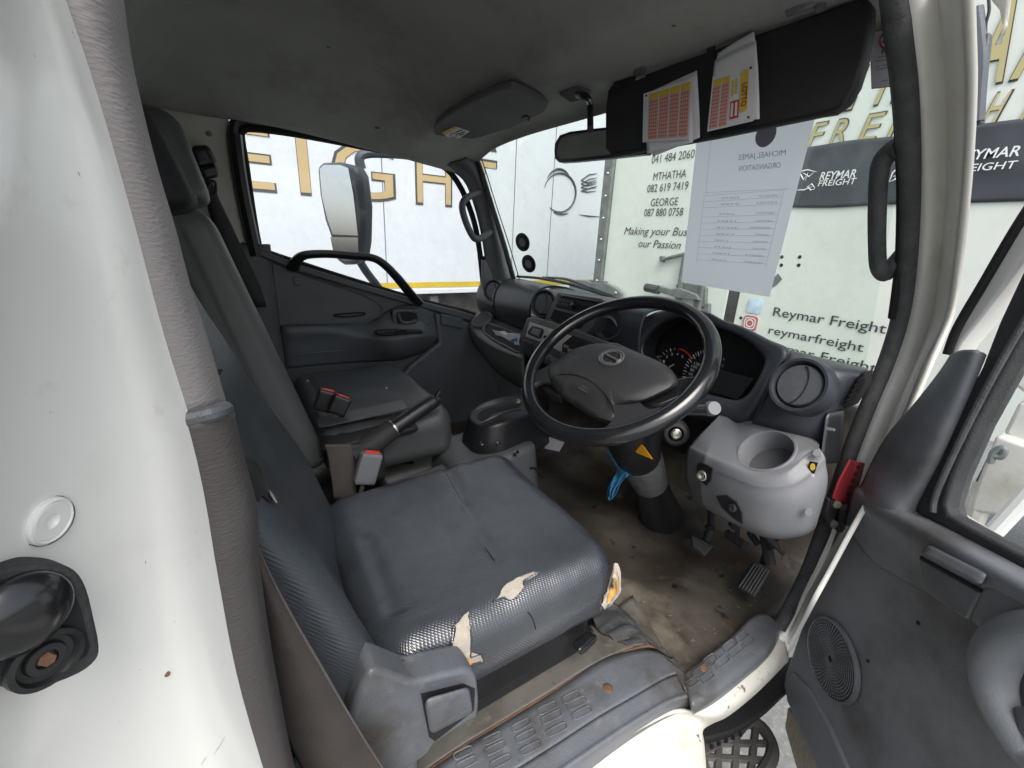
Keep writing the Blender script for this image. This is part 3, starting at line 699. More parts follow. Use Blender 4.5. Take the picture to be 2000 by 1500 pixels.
# collar between upper and lower trim
tube('trim_collar', [OP(341, 823, .30), OP(350, 822, .281), OP(385, 815, .279), OP(420, 806, .281), OP(438, 799, .30), OP(440, 805, .34)], .005, M_trim, cab, n=6)
lL = [(822, 343), (900, 362), (1000, 388), (1100, 408), (1250, 440), (1400, 478), (1500, 506), (1620, 548)]
lR = [(808, 440), (890, 458), (1000, 487), (1100, 491), (1250, 512), (1400, 540), (1500, 562), (1620, 600)]
rows = []
for (ya, xa), (yb, xb) in zip(lL, lR):
    row = []
    for fr, dY in zip((0, .05, .25, .55, .82, .96, 1.0), (.305, .290, .281, .282, .289, .31, .37)):
        row.append(OP(xa+(xb-xa)*fr, ya+(yb-ya)*fr, dY))
    rows.append(row)
grid('pillar_trim', rows, M_pil2, cab, th=.006, sub=2, off=-1)
# embossed disc in the jamb
rpm = [o for o in COL.objects if o.name == 'rear_pillar'][0]
rbv = BVHTree.FromPolygons([v.co.copy() for v in rpm.data.vertices], [tuple(p.vertices) for p in rpm.data.polygons])
jh = rbv.ray_cast(Vector((0, 0, 0)), ray(38, 1010).normalized()); jc = jh[0]; jn = jh[1] if jh[1].dot(jc) < 0 else -jh[1]; jc = jc+jn*.0101
lathe('embossed_disc', [(.0092, -.0006), (.0090, .0008), (.0082, .0014), (.0075, .0006), (.0070, .0012), (.003, .0010), (.0022, -.001), (0, -.0012)], jc+jn*.0006, jn, M_white, cab, seg=30)
tube('disc_groove', [jc+jn*.0004+(Vector((.6, .8, 0))*math.cos(a)+UP*math.sin(a))*.0092 for a in [i_*.2618 for i_ in range(24)]], .00022, M_seal, cab, closed=True, n=1, seg=5)
def onj(x, y, o=.0001):
    d = ray(x, y).normalized(); h = rbv.ray_cast(Vector((0, 0, 0)), d); return h[0]+(h[1] if h[1].dot(d) < 0 else -h[1])*(.0101+o) if h[0] else None
for (x, y, l, a_) in [(395, 1462, 34, -58), (372, 1478, 20, -52), (92, 330, 12, 62), (252, 1085, 7, 80)]:
    q = [onj(x+l*t*math.cos(R_(a_))+rnd.uniform(-.8, .8), y+l*t*math.sin(R_(a_))) for t in (0, .3, .6, 1)]
    if all(p is not None for p in q): tube('paint_scratch', q, [.00004, .00013, .0001, .00004], M_seal, cab, n=2, seg=4)
q = onj(299, 1304, .0004)
if q: lathe('paint_pit', [(0, .0004), (.0011, .0003), (.0014, 0)], q, -q.normalized(), M_rust, cab, seg=10)
# striker housing
so = OP(90, 1225, .192)
def SPn(px, py, off=0): return PN(px, py, so, Vector((.60, -.80, .02))) - ray(px, py).normalized()*off
SN = Vector((.60, -.80, .02)).normalized()
sh = prism('door_striker', [SPn(p.x, p.y) for p in cr([(-80, 1150), (-30, 1118), (40, 1104), (110, 1103), (150, 1116), (172, 1150), (186, 1205), (197, 1262), (190, 1290), (155, 1318), (90, 1342), (20, 1346), (-60, 1330), (-90, 1300)], 3, True)], -SN*.012, M_rub, cab, bev=.004, segs=4)
prism('recess', [SPn(*p, .0006) for p in [(-60, 1160), (-10, 1136), (50, 1124), (110, 1124), (140, 1140), (158, 1190), (176, 1262), (170, 1280), (130, 1304), (60, 1324), (-40, 1320), (-80, 1280)]], -SN*.001, M_hole, sh, bev=0)
bc = SPn(36, 1200); br = (SPn(132, 1195)-bc).length
vs, fs = lathe_geo([(br*math.cos(a), br*.62*math.sin(a)) for a in [R_(q) for q in range(0, 91, 9)]], bc, SN, 36); MB().add(vs, fs).build('buffer', M_gloss, sh)
cc = SPn(85, 1284); rk_ = (SPn(150, 1278)-cc).length
vs, fs = lathe_geo([(rk_, 0), (rk_*.97, .003), (rk_*.80, .0035), (rk_*.72, .0012), (rk_*.55, .0008), (rk_*.5, .0022), (rk_*.30, .0024), (rk_*.25, .001), (0, .001)], cc, SN, 36); MB().add(vs, fs).build('latch_bolt_ring', M_blk, sh)
vs, fs = lathe_geo([(rk_*.24, .001), (rk_*.20, .0035), (0, .0035)], cc, SN, 6); MB().add(vs, fs).build('latch_bolt', M_rust, sh)
# right A pillar: rubber seal and white body
sealp = [(1738, -40), (1748, 60), (1760, 160), (1768, 280), (1770, 400), (1765, 520), (1752, 620), (1722, 715), (1690, 790), (1655, 880), (1628, 960), (1600, 1040), (1570, 1120), (1540, 1180), (1515, 1226)]
tube('door_seal', [OP(x+6, y, .292) for x, y in sealp], .0140, M_seal, cab, n=4, seg=12)
tube('door_seal', [OP(x-8, y, .30) for x, y in sealp[:7]], .008, M_hole, cab, n=4, seg=8)
wr = [(-40, 1762, 1905), (60, 1776, 1908), (160, 1790, 1910), (280, 1800, 1905), (400, 1802, 1895), (520, 1795, 1880), (620, 1780, 1862), (715, 1752, 1822), (790, 1718, 1790), (880, 1682, 1750), (960, 1652, 1712), (1040, 1620, 1668), (1120, 1588, 1625), (1180, 1560, 1592), (1240, 1525, 1560), (1300, 1475, 1520)]
rows = []
for (y, a, b) in wr:
    k = min(1, max(0, (760-y)/300))
    fr = (-.12, .05, .22, .40, .55, .68, .80, .93, 1.0)
    dd = (.30, .282, .275, .270, .264, .247, .240, .232, .215)
    if y >= 1240: dd = tuple(.29-(.29-d_)*(.5 if y == 1240 else .15) for d_ in dd)
    rows.append([OP(a+(b-a)*f_, y, d_) for f_, d_ in zip(fr, dd)])
grid('front_pillar', rows, M_pilw, cab, th=.008, sub=2, off=-1)
# white sill rolling down to the lower body
sl = [[(1523, 1225), (1500, 1268), (1448, 1325), (1394, 1370), (1350, 1388), (1300, 1400), (1200, 1455), (1090, 1535), (950, 1640)],
      [(1535, 1262), (1512, 1300), (1465, 1350), (1410, 1392), (1370, 1400), (1330, 1392), (1262, 1415), (1150, 1500), (1040, 1620)],
      [(1541, 1290), (1524, 1308), (1478, 1354), (1424, 1398), (1390, 1414), (1372, 1426), (1368, 1450), (1360, 1530), (1300, 1640)]]
rows = [[PZ(x, y, (-.815, -.83, -.87)[i]) for x, y in r] for i, r in enumerate(sl)]
q = rows[-1]; rows.append([p+(Vector((0, .012, -.008)) if j < 6 else Vector((0, -.004, -.05))) for j, p in enumerate(q)]); rows.append([p+(Vector((0, .05, -.010)) if j < 6 else Vector((0, .03, -.3))) for j, p in enumerate(q)])
grid('sill_panel', rows, M_whited, cab, th=.006, sub=2, off=-1)
rs = [PZ(x, y, -.862) for x, y in [(1205, 1460), (1212, 1476), (1218, 1492), (1226, 1520)]]
tube('rust_scratch', rs, [.003, .0015, .002, .003], M_rust, cab)
for (x, y, r_) in [(1372, 1374, .006), (1395, 1352, .004), (1363, 1380, .005), (1418, 1338, .004), (1448, 1312, .003), (1378, 1385, .004), (1410, 1345, .003)]:
    o_ = PZ(x, y, -.8335); pts = [o_+Vector((r_*rnd.uniform(.6, 1.5)*math.cos(t*.7), r_*rnd.uniform(.4, 1.3)*math.sin(t*.7), 0)) for t in range(9)]
    prism('paint_chip', pts, (0, 0, .0012), M_rust, cab, bev=0)
# exterior skin of the rest of our cab so that light cannot leak in from below or behind
rows = [[Vector((x, y, -.86)) for y in (.32, .6, 1.0, 1.4, 1.76)] for x in (-.25, .2, .6, 1.0, 1.25)]
grid('cab_underside', rows, M_under, cab, th=.01, sub=0)
rows = [[Vector((1.26, y, z)) for y in (.33, .8, 1.2, 1.74)] for z in (-.36, -.5, -.9)]
grid('cab_nose', rows, M_white, cab, th=.01, sub=0)
# dark wheel arch and the perforated step below the sill
rows = [[PZ(x, y, -1.02) for x, y in r] for r in [[(1330, 1405), (1400, 1395), (1470, 1345), (1540, 1290), (1560, 1300)], [(1340, 1430), (1420, 1415), (1480, 1375), (1540, 1325), (1562, 1322)], [(1350, 1452), (1425, 1434), (1490, 1394), (1536, 1352), (1560, 1345)]]]
grid('step_well', rows, M_hole, cab, th=.02, sub=2)
stp = thing('cab_step', 'black rusty perforated foot step hanging below the driver door sill', 'step')
outl = [(1362, 1440), (1400, 1425), (1440, 1410), (1480, 1415), (1504, 1445), (1508, 1475), (1490, 1510), (1460, 1545), (1430, 1600), (1395, 1600), (1380, 1520)]
holes = [((1435, 1468), 22, 9, -28), ((1412, 1497), 22, 10, -35), ((1468, 1492), 24, 10, -65), ((1448, 1518), 20, 10, -35), ((1400, 1530), 20, 10, -35), ((1485, 1500), 10, 6, -60)]
bmh = bmesh.new()
def ctr(z, pts): return [PZ(x, y, z) for x, y in pts]
# grille as rails: outline ring + crossing bars
ring = ctr(-1.08, outl)
tube('step_frame', ring, .014, M_under, stp, closed=True, n=4, seg=8)
for a_, b_ in [((1372, 1452), (1500, 1452)), ((1376, 1478), (1505, 1486)), ((1384, 1508), (1495, 1512)), ((1395, 1540), (1470, 1540)), ((1405, 1425), (1398, 1580)), ((1440, 1415), (1430, 1580)), ((1476, 1418), (1462, 1540))]:
    tube('step_bar', [PZ(a_[0], a_[1], -1.08), PZ((a_[0]+b_[0])/2, (a_[1]+b_[1])/2, -1.082), PZ(b_[0], b_[1], -1.08)], .0085, M_under, stp, seg=6, flat=.6)
prism('tread_plate', ctr(-1.07, [(1362, 1440), (1440, 1412), (1465, 1418), (1450, 1436), (1400, 1462), (1372, 1478)]), (0, 0, -.006), M_under, stp, bev=.002)
tm = MB()
for i in range(5):
    for j in range(2):
        x, y = 1385+i*14+j*6, 1446-i*6+j*12
        vs, fs = prism_geo(ctr(-1.066, [(x-3, y-4), (x+3, y-4), (x+3, y+4), (x-3, y+4)]), (0, 0, -.003)); tm.add(vs, fs)
tm.build('step_teeth', M_hole, stp, smooth=False)
# ================================================================== seats
from mathutils.bvhtree import BVHTree
def bvh_of(vs, fs): return BVHTree.FromPolygons([tuple(v) for v in vs], fs)
def hit(bv, px, py, off=.002):
    d = ray(px, py).normalized(); r = bv.ray_cast(Vector((0, 0, 0)), d)
    if r[0] is None: return None
    return r[0] + r[1]*(off if r[1].dot(d) < 0 else -off)
def decal(name, outline, bv, m, parent, off=.002, rings=5, dens=3, jag=0):
    o = []
    n = len(outline); crp = cr(outline, dens, True)
    for i in range(n):
        a = outline[i]; b = outline[(i+1) % n]
        for k in range(dens):
            q = crp[i*dens+k]; o.append((q.x+rnd.uniform(-jag, jag), q.y+rnd.uniform(-jag, jag)))
    cx = sum(p[0] for p in o)/len(o); cy = sum(p[1] for p in o)/len(o)
    N = len(o)
    ok = [q for q in (hit(bv, p[0], p[1], off) for p in o) if q is not None]
    vs = [hit(bv, cx, cy, off) or sum(ok, Vector((0, 0, 0)))/len(ok)]; last = ok[0]
    for r in range(1, rings+1):
        for p in o:
            t = r/rings; h_ = hit(bv, cx+(p[0]-cx)*t, cy+(p[1]-cy)*t, off)
            if h_ is None:
                dr = ray(cx+(p[0]-cx)*t, cy+(p[1]-cy)*t).normalized(); h_ = dr*last.length
            last = h_; vs.append(h_)
    fs = [(0, 1+i, 1+(i+1) % N) for i in range(N)]
    for r in range(rings-1):
        for i in range(N): fs.append((1+r*N+i, 1+r*N+(i+1) % N, 1+(r+1)*N+(i+1) % N, 1+(r+1)*N+i))
    return MB().add(vs, fs).build(name, m, parent), vs[-N:]
def seg_d(p, a, b):
    ab = (b[0]-a[0], b[1]-a[1]); t = ((p[0]-a[0])*ab[0]+(p[1]-a[1])*ab[1])/(ab[0]**2+ab[1]**2); t = max(0, min(1, t))
    return math.hypot(p[0]-a[0]-ab[0]*t, p[1]-a[1]-ab[1]*t), t
M_blkm = mat('headrest_vinyl', (.010, .010, .011), .75, bump=.2, bscale=200, spec=.25)
ds = thing('driver_seat', 'worn grey vinyl driver seat with torn cushion beside the open door', 'seat')
zt_ = -.53
c8 = [(.10, .425, -.685), (.545, .415, -.675), (.10, .86, -.685), (.53, .87, -.665),
      (.085, .405, -.53), (.565, .40, -.525), (.085, .885, -.53), (.565, .885, -.525)]
cre = [((715, 1045), (765, 1190)), ((765, 1190), (800, 1180)), ((865, 915), (905, 985)), ((905, 985), (965, 1090))]
crw = [[tuple(PZ(*a, zt_)[:2]), tuple(PZ(*b, zt_)[:2])] for a, b in cre]
def cdisp(u, v, w_):
    if w_ < -.2: return Vector((0, 0, 0))
    # u front(+), v left(+)
    X = .085+(u+1)/2*.47; Y = .405+(v+1)/2*.48
    z = .018*abs(v)**2.5*max(0, w_) + .010*(u > .2)*(u-.2)**1 - .012*math.exp(-((u+.3)**2+(v)**2)/.35) - .010*max(0, u-.75)*4*max(0, w_)
    z += .0045*noise.noise(Vector((X*9, Y*9, 1))) + .002*noise.noise(Vector((X*26, Y*26, 4)))
    if w_ > .5:
        for k, (a, b) in enumerate(crw):
            d, t = seg_d((X, Y), a, b); z -= (.008, .006, .006, .007)[k]*math.exp(-(d/.010)**2)*(1-(d/.01)*0)
    # front edge plan shape: left front corner reaches further, right front corner chamfered
    x = .012*max(0, u)*v - .035*max(0, u-.3)*max(0, -v)**3
    return Vector((x, 0, z))
vs, fs = rbox_geo(c8, (.28, .30, .95), 44, cdisp)
cush = MB().add(vs, fs).build('seat_cushion', M_seat, ds, auto=80, sub=1)
cb = bvh_of(vs, fs)
# seams
def seam(name, pts, bv, m, parent, r=.0012, off=.0004, n=5):
    q = []
    for p in cr([Vector((a, b, 0)) for a, b in pts], n):
        h_ = hit(bv, p.x, p.y, off)
        if h_ is not None: q.append(h_)
    if len(q) > 2:
        vs_, fs_ = tube_geo(q, r, 6); return MB().add(vs_, fs_).build(name, m, parent)
seam('seam', [(862, 905), (880, 940), (905, 985)], cb, M_dimp0, ds)
seam('seam', [(1140, 1248), (1160, 1215), (1175, 1185)], cb, M_dimp0, ds)
seam('crack', [(1030, 1195), (1040, 1208), (1046, 1228)], cb, M_hole, ds, r=.0009)
seam('crack', [(948, 1070), (956, 1082), (966, 1096)], cb, M_hole, ds, r=.0013)
# tears showing the lining
t1 = [(962, 1176), (975, 1164), (980, 1150), (1000, 1134), (1030, 1121), (1054, 1119), (1040, 1126), (1022, 1137), (1022, 1152), (1000, 1172), (984, 1168)]
def lip(rim, par, r=.0013, m=None):
    q = [p+Vector((rnd.uniform(-1, 1), rnd.uniform(-1, 1), rnd.uniform(0, 1.2)))*.0009 for p in rim]
    vs_, fs_ = tube_geo(q, [r*rnd.uniform(.5, 1.5) for _ in q], 6, True); MB().add(vs_, fs_).build('torn_edge', m or M_seat, par)
o_, rim = decal('tear_and_shade', t1, cb, M_cloth, ds, .0010, jag=.8); lip(rim, ds)
t2 = [(915, 1192), (917, 1215), (920, 1230), (920, 1268), (921, 1284), (938, 1279), (944, 1292), (930, 1294), (905, 1302), (880, 1308), (862, 1312), (860, 1300), (848, 1298), (862, 1292), (878, 1276), (884, 1250), (888, 1222), (900, 1208)]
o_, rim = decal('tear_and_shade', t2, cb, M_cloth, ds, .0010, jag=.9); lip(rim, ds)
decal('tear_and_shade', [(884, 1222), (880, 1250), (870, 1272), (876, 1272), (886, 1250), (890, 1226)], cb, M_hole, ds, .0016)  # near-black sliver painted as shadow along the left edge of the tear
decal('foam_spot', [(897, 1292), (900, 1285), (912, 1284), (920, 1288), (916, 1296), (902, 1299)], cb, M_foam, ds, .0036)
t3 = [(1206, 1105), (1210, 1122), (1209, 1150), (1203, 1162), (1188, 1180), (1181, 1182), (1180, 1170), (1190, 1150), (1196, 1128)]
decal('torn_corner', [(1202, 1098), (1213, 1120), (1212, 1152), (1206, 1166), (1190, 1186), (1176, 1186), (1176, 1170), (1186, 1146), (1194, 1120)], cb, M_cloth, ds, .0015, jag=1.5)
decal('foam_spot', [(1199, 1128), (1206, 1135), (1206, 1152), (1198, 1164), (1186, 1176), (1183, 1174), (1190, 1152)], cb, M_foam, ds, .004)
fr = MB()
for i in range(34):
    x = rnd.choice([(1206, 1108), (1210, 1125), (1210, 1145), (1203, 1160), (1190, 1180), (1197, 1190)]); p = hit(cb, x[0]+rnd.uniform(-5, 3), x[1]+rnd.uniform(-9, 9), .002)
    if p is None: continue
    q = [p]; d = Vector((rnd.uniform(-.2, 1), rnd.uniform(-1, .4), rnd.uniform(-.8, .6)))
    for k in range(3): d = (d+Vector((rnd.uniform(-.7, .7), rnd.uniform(-.7, .7), rnd.uniform(-.7, .7)))).normalized(); q.append(q[-1]+d*.0035)
    vs_, fs_ = tube_geo(q, .0006, 4); fr.add(vs_, fs_)
fo = fr.build('frayed_threads', M_cloth, ds); fo['kind'] = 'stuff'
# backrest
c8 = [(-.02, .40, -.60), (.115, .385, -.60), (-.02, .86, -.60), (.13, .875, -.60),
      (-.21, .44, .11), (-.138, .43, .11), (-.21, .84, .11), (-.128, .855, .11)]
def bdisp(u, v, w_):
    x = 0
    if u > -.5:
        x = .022*abs(v)**3 - .016*math.exp(-(v/.5)**2) + .010*math.exp(-((w_+.5)/.4)**2) + .004*noise.noise(Vector((v*3, w_*5, 2)))
        if v < -.45: x += .003*math.sin(w_*70)*math.exp(-((w_+.75)/.22)**2)*(-v)
    return Vector((x, 0, 0))
vs, fs = rbox_geo(c8, (.7, .22, .12), 40, bdisp)
MB().add(vs, fs).build('backrest', M_seatb, ds, auto=80, sub=1)
bb = bvh_of(vs, fs)
decal('tear_and_shade', [(470, 893), (484, 897), (498, 905), (509, 920), (512, 945), (518, 962), (530, 978), (522, 980), (508, 970), (500, 980), (484, 935), (474, 910)], bb, M_hole, ds, .002, jag=.8)
decal('foam_spot', [(519, 960), (526, 970), (534, 985), (530, 985), (521, 972)], bb, M_cloth, ds, .004)
decal('tear_and_shade', [(418, 725), (432, 722), (428, 732), (418, 738), (412, 735)], bb, M_hole, ds, .002)
rbox('headrest', [(-.14, .565, .005), (-.012, .555, .010), (-.14, .765, .005), (-.010, .780, .010), (-.15, .565, .108), (-.042, .565, .108), (-.15, .755, .118), (-.040, .770, .118)], M_blkm, ds, r=(.6, .3, .35), n=16)
tube('headrest_post', [(-.07, .60, .03), (-.08, .60, -.03)], .006, M_chr, ds, smooth_path=False)
tube('headrest_post', [(-.07, .70, .03), (-.08, .70, -.03)], .006, M_chr, ds, smooth_path=False)
rbox('headrest_foot', [PY(x, y, yy) for x, y, yy in [(350, 400, .74), (383, 392, .78), (352, 396, .80), (386, 388, .84), (345, 388, .74), (370, 380, .78), (347, 384, .80), (384, 378, .84)]], M_blk, ds, r=(.6, .6, .6), n=8)
# recliner cover and lever
y0 = .40
rc = [(715, 1322), (740, 1308), (800, 1330), (828, 1328), (905, 1309), (926, 1314), (934, 1335), (936, 1398), (915, 1412), (850, 1455), (838, 1474), (800, 1500), (745, 1530), (690, 1450), (684, 1400)]
prism('recliner_cover', [PY(x, y, .372) for x, y in rc], (0, .045, 0), M_blue, ds, bev=.012, rnd_=2, segs=4)
prism('recess', [PY(x, y, .3715) for x, y in [(822, 1355), (905, 1335), (928, 1345), (926, 1388), (850, 1448), (838, 1440)]], (0, .002, 0), M_hole, ds, bev=0)
rbox('recline_lever', [PY(x, y, yy) for x, y, yy in [(840, 1436, .366), (924, 1392, .366), (840, 1436, .38), (924, 1392, .38), (828, 1365, .352), (916, 1340, .352), (828, 1365, .38), (916, 1340, .38)]], M_blue, ds, r=(.25, .6, .4), n=12)
rbox('lower_shroud', [(-.02, .375, -.79), (.12, .372, -.79), (-.02, .46, -.79), (.12, .46, -.79), (-.02, .375, -.64), (.13, .372, -.64), (-.02, .46, -.64), (.13, .46, -.64)], M_blue, ds, r=(.2, .3, .1), n=10)
# slide rails and black knob below the cushion
for yy in (.47, .82):
    prism('slide_rail', [(.08, yy, -.79), (.52, yy, -.79), (.54, yy, -.755), (.08, yy, -.755)], (0, .035, 0), M_blk, ds, bev=.004)
prism('seat_frame', [(.11, .46, -.757), (.50, .46, -.757), (.52, .46, -.66), (.10, .46, -.66)], (0, .36, 0), M_blk, ds, bev=.01)
rbox('slide_handle', [PZ(x, y, z) for x, y, z in [(1118, 1262, -.73), (1150, 1235, -.73), (1135, 1285, -.73), (1172, 1250, -.73), (1116, 1255, -.70), (1148, 1230, -.70), (1130, 1275, -.70), (1168, 1240, -.70)]], M_gloss, ds, r=(.5, .5, .5), n=10)
# ---- passenger bench
ps = thing('passenger_seat', 'grey vinyl passenger seat with a light upright backrest against the far door', 'seat')
c8 = [(.15, 1.00, -.59), (.50, .99, -.59), (.15, 1.53, -.59), (.50, 1.50, -.59), (.13, .975, -.455), (.49, .985, -.45), (.13, 1.53, -.455), (.51, 1.54, -.45)]
def pdisp(u, v, w_):
    X = .13+(u+1)/2*.37; Y = .975+(v+1)/2*.56
    z = 0
    if w_ > -.2:
        z = .014*max(0, -v)**3 + .010*max(0, v)**4 - .008*math.exp(-(u*u+v*v)/.4)+.003*noise.noise(Vector((X*9, Y*9, 8)))
        if w_ > .5: z -= .006*math.exp(-((u+.72)/.05)**2)
    x = .03*max(0, u)*(-abs(v)**4)
    return Vector((x, 0, z))
vs, fs = rbox_geo(c8, (.22, .2, .8), 34, pdisp); MB().add(vs, fs).build('seat_cushion', M_pseat, ps, auto=80, sub=1); pb = bvh_of(vs, fs)
for (x, y) in [(755, 758), (601, 744)]:
    decal('fleck', [(x-2, y), (x, y-2), (x+2, y), (x, y+2)], pb, M_paper, ps, .001, rings=1)
def xf(z): return .125-.29*(z+.46)
c8 = [(xf(-.55)-.13, 1.0, -.55), (xf(-.55), 1.0, -.55), (xf(-.55)-.13, 1.52, -.55), (xf(-.55), 1.52, -.55),
      (xf(.03)-.09, 1.03, .03), (xf(.03), 1.03, .03), (xf(.03)-.09, 1.50, .03), (xf(.03)-.005, 1.50, .03)]
vs, fs = rbox_geo(c8, (.8, .22, .12), 34, lambda u, v, w_: Vector(((.018*abs(v)**3-.008*math.exp(-(v/.45)**2))*(u > -.5), 0, 0)))
MB().add(vs, fs).build('backrest', M_plight, ps, auto=80, sub=1)
c8 = [(xf(.035)-.10, 1.12, .035), (xf(.035)+.022, 1.12, .035), (xf(.035)-.10, 1.42, .035), (xf(.035)+.022, 1.42, .035),
      (xf(.20)-.07, 1.16, .215), (xf(.2)+.030, 1.16, .21), (xf(.2)-.07, 1.38, .215), (xf(.2)+.030, 1.38, .21)]
rbox('headrest', c8, M_plight, ps, r=(.7, .35, .35), n=16)
# folded centre flap lying along the inner edge of the passenger cushion
flp = thing('centre_armrest', 'black folded vinyl armrest flap lying between the two seats behind the handbrake', 'armrest')
c8 = [PZ(x, y, z) for x, y, z in [(622, 838, -.44), (798, 800, -.43), (618, 818, -.44), (786, 780, -.43), (622, 836, -.434), (798, 798, -.424), (618, 816, -.434), (786, 778, -.424)]]
rbox('flap', c8, M_pseat, flp, r=(.06, .3, .8), n=12, sub=1)
c8 = [PZ(x, y, z) for x, y, z in [(630, 905, -.56), (822, 852, -.55), (640, 850, -.56), (815, 812, -.55), (626, 885, -.46), (820, 838, -.455), (622, 838, -.455), (800, 800, -.45)]]
rbox('armrest_body', c8, M_visor, flp, r=(.15, .4, .5), n=14, sub=1)
# ---- seat belt gear
def buckle(label, base, tip, wd, dp, mb, group, side):
    b = thing('seat_belt_buckle', label, 'seat belt buckle', group)
    base = Vector(base); tip = Vector(tip); ax = (tip-base); L = ax.length; ax.normalize()
    s_ = Vector(side); s_ = (s_-ax*s_.dot(ax)).normalized(); n_ = ax.cross(s_)
    def pt(a, b_, c): return base + s_*a*wd/2 + n_*b_*dp/2 + ax*c*L
    rbox('buckle_body', [pt(i, j, k) for k in (0, 1) for j in (-1, 1) for i in (-1, 1)], mb, b, r=(.25, .35, .12), n=10)
    rbox('release_button', [pt(i*.72, j*.6, k) for k in (.93, 1.05) for j in (-1, 1) for i in (-1, 1)], M_red, b, r=(.2, .3, .3), n=6)
    prism('tongue_slot', [pt(i*.7, j, 1.003) for i, j in ((-1, .62), (1, .62), (1, .82), (-1, .82))], ax*.004, M_hole, b, bev=0)
    return b
bu = buckle('grey buckle with red button standing upright beside the driver cushion', PY(710, 944, .90), PY(727, 884, .90), .048, .022, M_pod, 'seat belt buckles', (1, 0, .1))
tube('buckle_stalk', [PY(709, 948, .90), PY(700, 975, .90)], .005, M_chr, bu, smooth_path=False)
buckle('upper black buckle with red button on the passenger cushion, left one of the pair', PY(628, 802, 1.08), PY(641, 762, 1.08), .042, .022, M_blk, 'seat belt buckles', (1, -.15, .0))
buckle('black buckle with red button on the passenger cushion, right one of the pair', PY(655, 808, 1.05), PY(671, 774, 1.05), .042, .022, M_blk, 'seat belt buckles', (1, -.15, .0))
bw = thing('lap_belt', 'brown-grey lap belt webbing looped down between the driver backrest and its buckle', 'seat belt')
rows = [[PY(x+dx, y, v) for dx, v in ((0, .93), (18, .925), (38, .925), (52-k*2, .93))] for k, (x, y) in enumerate([(634, 868), (640, 890), (644, 915), (648, 940), (652, 975)])]
grid('webbing', rows, M_beltg, bw, th=.002, sub=2)
# driver belt crossing the near corner
db = thing('driver_seat_belt', 'wide dark brown seat belt webbing running down beside the rear door pillar', 'seat belt')
rows = []
for (y, a, b, v) in [(1035, 480, 492, .345), (1070, 486, 503, .342), (1140, 492, 536, .338), (1220, 503, 580, .334), (1300, 520, 627, .33), (1400, 545, 685, .326), (1500, 590, 748, .322), (1620, 650, 830, .318)]:
    rows.append([PY(a+(b-a)*f_, y, v+o) for f_, o in ((0, .02), (.3, .006), (.65, 0), (1, .006))])
grid('webbing', rows, M_belt, db, th=.0018, sub=2)
edge_ = [r[-1]+Vector((0, -.001, 0)) for r in rows]; tube('webbing_edge', edge_, .0012, M_beltg, db)
# passenger belt and its upper guide
pbt = thing('passenger_seat_belt', 'black passenger seat belt hanging from its guide on the far rear pillar', 'seat belt')
c8 = [PY(x, y, v) for x, y, v in [(382, 330, 1.60), (424, 322, 1.60), (384, 326, 1.66), (426, 320, 1.66), (372, 286, 1.60), (404, 284, 1.60), (374, 282, 1.66), (408, 282, 1.66)]]
rbox('belt_guide', c8, M_blk, pbt, r=(.5, .5, .4), n=10)
c8 = [PY(x, y, v) for x, y, v in [(398, 352, 1.59), (426, 346, 1.59), (400, 352, 1.65), (428, 346, 1.65), (386, 326, 1.59), (422, 320, 1.59), (388, 326, 1.65), (424, 320, 1.65)]]
rbox('belt_guide', c8, M_blk, pbt, r=(.4, .4, .5), n=8)
tube('guide_ring', [PY(x, y, 1.585) for x, y in [(412, 356), (420, 356), (421, 376), (410, 384), (406, 370)]], .004, M_blk, pbt, closed=True)
rows = [[PY(a, y, 1.60), PY((a+b)/2, y, 1.59), PY(b, y, 1.60)] for y, a, b in [(350, 396, 412), (390, 402, 428), (440, 416, 452), (500, 438, 480), (560, 470, 508), (600, 498, 520)]]
grid('webbing', rows, M_visor, pbt, th=.003, sub=1)
# ---- floor console, gear selector, handbrake
co = thing('floor_console', 'grey plastic console on the floor between the seats with a coin tray', 'console')
rbox('console_body', [(.44, .862, -.80), (.70, .862, -.80), (.44, 1.10, -.80), (.70, 1.10, -.80), (.44, .875, -.575), (.665, .872, -.535), (.44, 1.09, -.575), (.70, 1.09, -.54)], M_trim, co, r=(.1, .12, .12), n=12)
rbox('console_arm', [(.02, .885, -.80), (.47, .885, -.80), (.02, 1.02, -.80), (.47, 1.02, -.80), (.02, .90, -.655), (.47, .895, -.60), (.02, 1.01, -.655), (.47, 1.01, -.60)], M_blue, co, r=(.1, .2, .12), n=10)
prism('coin_slot', [PZ(x, y, -.606) for x, y in [(745, 893), (775, 891), (803, 900), (808, 906), (790, 906), (752, 903)]], (0, 0, .003), M_hole, co, bev=0, rnd_=3)
for (x, y, s) in [(1008, 885, .007), (940, 866, .005)]:
    lathe('console_screw', [(0, -.001), (s*.5, 0), (s, .003), (s*1.3, .001)], PY(x, y, .866), (0, -1, 0), M_blk, co, seg=16)
tube('console_groove', [PY(x, y, .864) for x, y in [(1036, 915), (1044, 914), (1053, 922), (1060, 934)]], .003, M_hole, co)
rbox('tunnel_cover', [(.30, 1.0, -.80), (.62, .98, -.80), (.30, 1.75, -.80), (.72, 1.75, -.80), (.30, 1.02, -.66), (.60, 1.0, -.655), (.30, 1.2, -.66), (.60, 1.2, -.655)], M_carpet, co, r=(.1, .1, .15), n=8)
gs = thing('gear_selector', 'black glossy gear selector housing on the grey floor console', 'gear selector')
def gdisp(u, v, w_): return Vector((0, 0, -.018*max(0, -u)**2*max(0, w_)))
